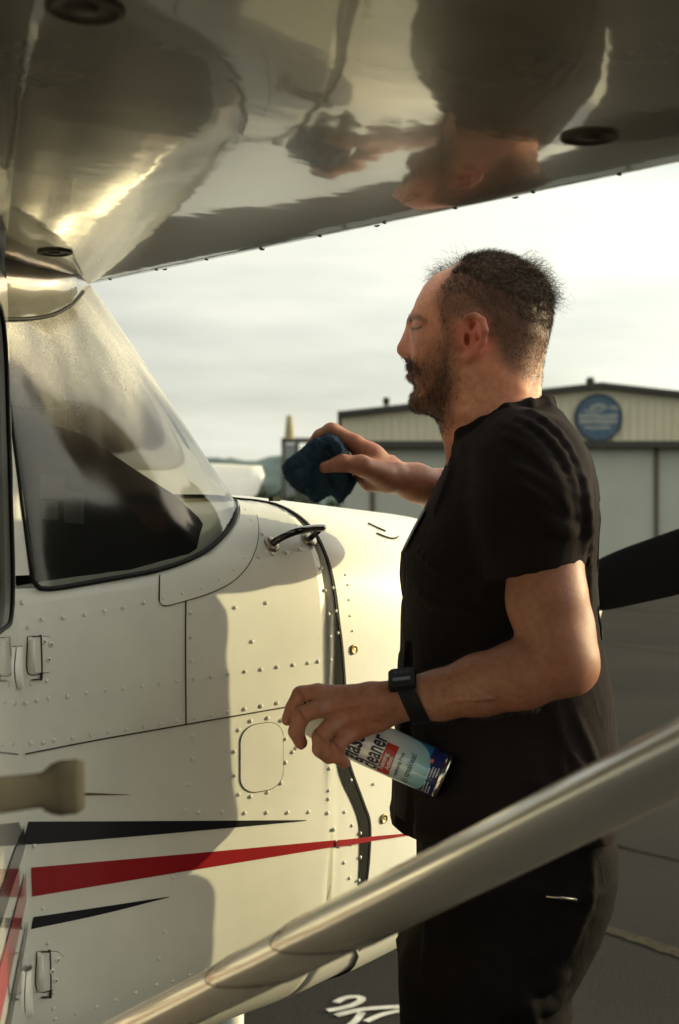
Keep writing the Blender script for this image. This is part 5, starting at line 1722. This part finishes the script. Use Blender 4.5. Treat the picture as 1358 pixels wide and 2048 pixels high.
for t, u in ((1.835, 985), (2.01, 1010)):
    shf = Field()
    shf += chain([(u + 20, 2985, t), (u - 60, 3000, t), (u - 170, 3020, t)], [.050, .044, .036], .03)
    zf = -CAM[2]
    shf.post = lambda p, d: np.maximum(d, zf + .002 - p[:, 2])
    c0 = Lc(u - 60, 3010, t)
    a, b = polygonise(shf, (c0[0] - .2, t - .09, zf - .01), (c0[0] + .2, t + .09, zf + .16), .006)
    put_l('shoe', a, b, mat('black_leather', (.015, .014, .013), rough=.4), man)

# pocket clip
clip = thing('pocket_clip', 'small silver clip on the near trouser pocket', 'clip', tuple(W(1122, 1797, 1.745)))
MB().tube([W(1092, 1793, 1.7405), W(1125, 1796, 1.7395), (W(1150, 1799, 1.742))], [.0018, .0022, .0022], 8).build('bar', M_STEEL, clip)
MB().tube([W(1150, 1799, 1.742), W(1156, 1802, 1.747), W(1152, 1806, 1.752)], .0022, 8).build('bend', M_STEEL, clip)

# ================================================================== WRISTWATCH
wc = Lc(824, 1395, 1.715)
wax = Lc(880, 1388, 1.71) - Lc(806, 1397, 1.715); wax /= np.linalg.norm(wax)
tiltv = np.array([0, 0, 1.0]); e1 = np.cross(wax, np.array([0, 0, 1.0])); e1 /= np.linalg.norm(e1); e2 = np.cross(e1, wax)
if e1[1] > 0: e1 = -e1
watch = thing('wristwatch', 'black digital watch on the man\'s near wrist', 'watch', tuple(l2w(wc)))
P = []
for a in np.linspace(0, 2 * math.pi, 48, endpoint=False):
    rad = e1 * .0285 * math.cos(a) + e2 * .0300 * math.sin(a)
    nrm = rad / np.linalg.norm(rad)
    slant = -.30 * (rad @ e2)                       # strap runs slightly askew
    c = wc + rad + wax * slant
    hw = .0105
    P.append([c - wax * hw, c - wax * hw + nrm * .0028, c + wax * hw + nrm * .0028, c + wax * hw])
M_STRAP = mat('black_resin', (.008, .008, .010), rough=.6, var=.2, spec=.2)
MB().grid([[tuple(l2w(q)) for q in r] for r in P], closed_u=True, closed_v=True).build('strap', M_STRAP, watch, autosmooth=40)
fn = e1 * .52 + e2 * .85; fn /= np.linalg.norm(fn)      # the face looks up and to the viewer
fc = wc + fn * .0292 - wax * .30 * .0300 * .85
sx = wax; sy = np.cross(fn, wax)
def wbox(c, hx, hy, hz, name, m, bev=.002):
    rot = np.array([sx, sy, fn]).T
    mb = MB()
    out = []
    for (x, y) in [(q[0], q[1]) for q in rrect(-hx, -hy, hx, hy, min(hx, hy) * .35, 4)]:
        out.append((x, y))
    rings = [(1.0, -hz), (1.0, hz * .6), (.92, hz)]
    V_ = [tuple(l2w(c + sx * x * f + sy * y * f + fn * z)) for f, z in rings for x, y in out]
    n = len(out)
    F_ = [(r * n + i, r * n + (i + 1) % n, (r + 1) * n + (i + 1) % n, (r + 1) * n + i) for r in range(2) for i in range(n)] + [tuple(range(2 * n, 3 * n)), tuple(range(n))[::-1]]
    return mb.add(V_, F_).build(name, m, watch, autosmooth=35)
wbox(fc, .0165, .0175, .0048, 'case', M_STRAP)
wbox(fc + fn * .005, .0130, .0135, .0006, 'dial', mat('watch_dial', (.012, .013, .015), rough=.6, spec=.15))
wbox(fc + fn * .0058 - sy * .0065, .0105, .0030, .0003, 'display', mat('watch_display', (.13, .16, .17), rough=.6, spec=.15))
for k in range(3):
    wbox(fc + fn * .0058 + sy * .006 + sx * (-.007 + .007 * k), .0022, .0028, .0003, 'dial_marking', mat('watch_marking', (.05, .055, .06), rough=.7, spec=.1))

# ================================================================== SPRAY CAN
cb_ = Lc(889, 1553, 1.752); ctop = Lc(612, 1431, 1.782)      # centre of base, top of cap
cax = (ctop - cb_); CLEN = np.linalg.norm(cax); cax /= CLEN
CRAD = .0285
ce_front = np.array([0, -1.0, 0]); ce_front -= cax * (ce_front @ cax); ce_front /= np.linalg.norm(ce_front)
ce_up = np.cross(cax, ce_front)
if ce_up[2] < 0: ce_up = -ce_up
def CP(q, ang, r=CRAD):
    """q along the axis from the base, ang round it: 0 faces the lens, positive goes up"""
    return cb_ + cax * q + r * (math.cos(ang) * ce_front + math.sin(ang) * ce_up)
can = thing('spray_can', 'white and blue glass cleaner spray can held in the near hand', 'spray can', tuple(l2w(cb_)))
BODYL = CLEN - .050
def can_lathe(prof, n=48):
    return [[tuple(l2w(CP(q, 2 * math.pi * k / n, r))) for k in range(n)] for r, q in prof]
m_can = bpy.data.materials.new('printed_can_label'); m_can.use_nodes = True
nt = m_can.node_tree; bs = nt.nodes['Principled BSDF']
bs.inputs['Roughness'].default_value = .28; bs.inputs['Metallic'].default_value = .15; bs.inputs['Coat Weight'].default_value = .5
uvn = nt.nodes.new('ShaderNodeUVMap'); uvn.uv_map = 'label_uv'
sep = nt.nodes.new('ShaderNodeSeparateXYZ'); nt.links.new(uvn.outputs['UV'], sep.inputs[0])
def mth(op, a, b=None):
    n = nt.nodes.new('ShaderNodeMath'); n.operation = op
    for i, x in enumerate((a, b)):
        if x is None: continue
        if isinstance(x, (int, float)): n.inputs[i].default_value = x
        else: nt.links.new(x, n.inputs[i])
    return n.outputs[0]
X, Y = sep.outputs['X'], sep.outputs['Y']              # X: metres round the can from the front line (up +), Y: metres from the base
# big pale disc whose lower arc meets the navy foot
dx = mth('SUBTRACT', X, -.006); dy = mth('SUBTRACT', Y, .068)
rr = mth('SQRT', mth('ADD', mth('MULTIPLY', dx, dx), mth('MULTIPLY', dy, dy)))
navy = mth('GREATER_THAN', rr, .050); low = mth('LESS_THAN', Y, .068)
navy = mth('MULTIPLY', navy, low)
grad = nt.nodes.new('ShaderNodeMapRange'); grad.inputs['From Min'].default_value = .015; grad.inputs['From Max'].default_value = .085
nt.links.new(Y, grad.inputs['Value'])
c1 = nt.nodes.new('ShaderNodeMix'); c1.data_type = 'RGBA'; c1.inputs[6].default_value = (.16, .42, .52, 1); c1.inputs[7].default_value = (.74, .74, .70, 1)
nt.links.new(grad.outputs['Result'], c1.inputs['Factor'])
teal = mth('MULTIPLY', navy, mth('MULTIPLY', mth('GREATER_THAN', X, .011), mth('GREATER_THAN', Y, .024)))
c2 = nt.nodes.new('ShaderNodeMix'); c2.data_type = 'RGBA'; c2.inputs[7].default_value = (.016, .022, .115, 1)
nt.links.new(navy, c2.inputs['Factor']); nt.links.new(c1.outputs[2], c2.inputs[6])
c3 = nt.nodes.new('ShaderNodeMix'); c3.data_type = 'RGBA'; c3.inputs[7].default_value = (.02, .16, .30, 1)
nt.links.new(teal, c3.inputs['Factor']); nt.links.new(c2.outputs[2], c3.inputs[6])
nt.links.new(c3.outputs[2], bs.inputs['Base Color'])
n = 64; qs = np.r_[.004, np.linspace(.006, BODYL - .006, 24), BODYL - .002, BODYL]
rs = np.r_[CRAD * .985, np.full(24, CRAD), CRAD * .985, CRAD * .955]
Vb, Fb, UVs = [], [], []
angs = np.linspace(-math.pi, math.pi, n + 1)
for q, r in zip(qs, rs):
    for a in angs: Vb.append(l2w(CP(q, a, r))); UVs.append((a * CRAD, q))
for i in range(len(qs) - 1):
    for k in range(n): Fb.append((i * (n + 1) + k, i * (n + 1) + k + 1, (i + 1) * (n + 1) + k + 1, (i + 1) * (n + 1) + k))
me = mesh_np('can_body', Vb, Fb)
uvl = me.uv_layers.new(name='label_uv')
for lp in me.loops: uvl.data[lp.index].uv = UVs[lp.vertex_index]
put('can_body', me, m_can, can)
M_TIN = mat('tinplate', (.62, .60, .55), rough=.22, metal=1.0, var=.2, vscale=60)
MB().grid(can_lathe([(CRAD * .93, .004), (CRAD * .95, -.001), (CRAD * 1.0, -.0015), (CRAD * 1.025, .001), (CRAD * 1.02, .004), (CRAD * .99, .0055)]), closed_v=True).build('bottom_rim', M_TIN, can)
MB().grid(can_lathe([(CRAD * .94, .002), (CRAD * .8, .005), (CRAD * .4, .010), (.0005, .012)]), closed_v=True).build('bottom_dome', M_TIN, can)
M_CAPW = mat('white_cap_plastic', (.66, .65, .58), rough=.4)
MB().grid(can_lathe([(CRAD * .955, BODYL - .001), (CRAD * .99, BODYL + .001), (CRAD * .99, BODYL + .004), (CRAD * .88, BODYL + .008), (CRAD * .70, BODYL + .013)]), closed_v=True).build('can_shoulder', M_TIN, can)
MB().grid(can_lathe([(CRAD * .84, BODYL + .010), (CRAD * .93, BODYL + .011), (CRAD * .93, BODYL + .014), (CRAD * .88, BODYL + .015), (CRAD * .82, BODYL + .034), (CRAD * .74, BODYL + .044), (CRAD * .5, BODYL + .048), (.0005, BODYL + .048)]), closed_v=True).build('cap', M_CAPW, can)
# red panel and lettering printed on the label
M_INK = mat('label_ink_navy', (.016, .018, .05), rough=.35)
M_REDP = mat('label_red', (.42, .035, .02), rough=.35)
M_WHT = mat('label_white_ink', (.66, .66, .64), rough=.4)
def wrap(name, q0, q1, a0, a1, m, lift):
    P = [[tuple(l2w(CP(q, a, CRAD + lift))) for a in np.linspace(a0, a1, 12)] for q in (q0, q1)]
    MB().grid(P).build(name, m, can)
def text(s, size, q, x0, m, squeeze=1.0, lift=.00035, shear=0.0, bold=0.0):
    cu = bpy.data.curves.new('lettering', 'FONT')
    cu.body = s; cu.size = size; cu.resolution_u = 3; cu.shear = shear; cu.offset = bold
    o = bpy.data.objects.new('lettering', cu); COL.objects.link(o)
    dg = bpy.context.evaluated_depsgraph_get()
    me = bpy.data.meshes.new_from_object(o.evaluated_get(dg))
    bpy.data.objects.remove(o)
    bm = bmesh.new(); bm.from_mesh(me)
    bmesh.ops.triangulate(bm, faces=bm.faces)
    bmesh.ops.subdivide_edges(bm, edges=[e for e in bm.edges if e.calc_length() > size * .25], cuts=2)
    for v_ in bm.verts:
        x, y = v_.co.x * squeeze, v_.co.y
        v_.co = Vector(l2w(CP(q + y, (x0 + x) / CRAD, CRAD + lift)))
    bm.to_mesh(me); bm.free()
    put('lettering', me, m, can)
text('cleaner', .031, .0805, -.0285, M_INK, .52, bold=.0007)
text('glass', .034, .1065, -.0275, M_INK, .58, bold=.0008)
wrap('red_panel', .0635, .0790, -.0300 / CRAD, .0145 / CRAD, M_REDP, .0003)
text('Foaming', .0085, .0722, -.0215, M_WHT, .80, lift=.0006, bold=.0002)
text('Action', .0085, .0650, -.0185, M_WHT, .80, lift=.0006, bold=.0002)
text('Ammonia Free', .0070, .0540, -.0235, M_INK, .80, bold=.0001)
text("It's streakless!", .0112, .0395, -.0285, M_INK, .68, bold=.0001)
for q, x0, w in ((.0175, -.030, .016), (.0140, -.031, .018), (.0105, -.030, .015), (.0185, -.004, .010), (.0150, -.004, .013), (.0115, -.003, .011), (.0080, -.002, .012)):
    # unreadably fine print on the navy foot: rows of short dashes
    x = x0
    while x < x0 + w:
        l = random.uniform(.0010, .0024)
        wrap('fine_print', q, q + .0013, x / CRAD, (x + l) / CRAD, M_WHT, .0004); x += l + .0007
wrap('red_panel', .0185, .0225, .0125 / CRAD, .0175 / CRAD, mat('label_pink', (.5, .16, .13), rough=.4), .0004)

# ================================================================== CLOTH in the far hand
cl = Field()
TD = 2.085
cl += Profile([(644, 872), (664, 868), (682, 884), (694, 897), (702, 925), (700, 945), (711, 966), (700, 985), (679, 1003), (668, 992), (658, 990), (646, 999), (632, 1005), (618, 996), (607, 990), (590, 978), (573, 958), (565, 936), (572, 922), (600, 904), (622, 884)], TD,
              [(860, .022), (900, .034), (950, .036), (985, .016), (1010, .008)], .014, 1.9, .004)
for px, r in (([(644, 876), (648, 890), (654, 905), (664, 918)], .0045), ([(672, 886), (668, 900), (682, 906), (694, 908)], .0065), ([(652, 874), (668, 880), (676, 892)], .006),
                 ([(648, 950), (652, 970), (658, 986)], .008), ([(600, 925), (615, 960), (630, 998)], .010), ([(690, 950), (684, 975), (680, 998)], .009), ([(580, 930), (600, 950), (604, 982)], .009), ([(630, 890), (612, 915), (586, 935)], .008)):
    cl += crease(cl, px, r, .0022, .05)
cl += Profile([(600, 965), (618, 988), (632, 1007), (646, 996), (660, 978), (668, 990), (679, 1005), (700, 984), (713, 964), (700, 940), (640, 945)], TD - .018, [(930, .007), (980, .006), (1010, .003)], .006, 1.8, .004)
cl += Profile([(572, 920), (600, 900), (626, 878), (640, 872), (648, 884), (650, 912), (610, 948), (585, 960), (568, 944)], TD - .036, [(860, .007), (960, .006)], .008, 1.8, .003)
cl += Profile([(650, 873), (668, 872), (684, 886), (690, 903), (672, 912), (662, 900), (654, 886)], TD - .040, [(860, .006), (960, .005)], .006, 1.8, .003)
cl.post = lambda p, d: d + .0020 * vnoise(p, 150, 21) + .0014 * vnoise(p, 480, 22) + .0008 * vnoise(p, 1100, 23)
a, b = polygonise(cl, (-.10, 2.00, .01), (.05, 2.16, .15), .0022)
M_CLOTH = cloth_mat('blue_microfibre', (.045, .085, .135), 620, .55, .25)
BV, BN = a, vert_normals(a, b)
fz_v, fz_f = strands(np.arange(len(a)), 16000, .0026, zc(0, 0, 0), .00055, .6, 2, 1.2)
cloth = put_l('microfibre_cloth', np.vstack([a, fz_v]), np.vstack([b, fz_f + len(a)]), M_CLOTH, None)
tag(cloth, 'bunched dark blue microfibre cloth in the man\'s far hand', 'cloth')
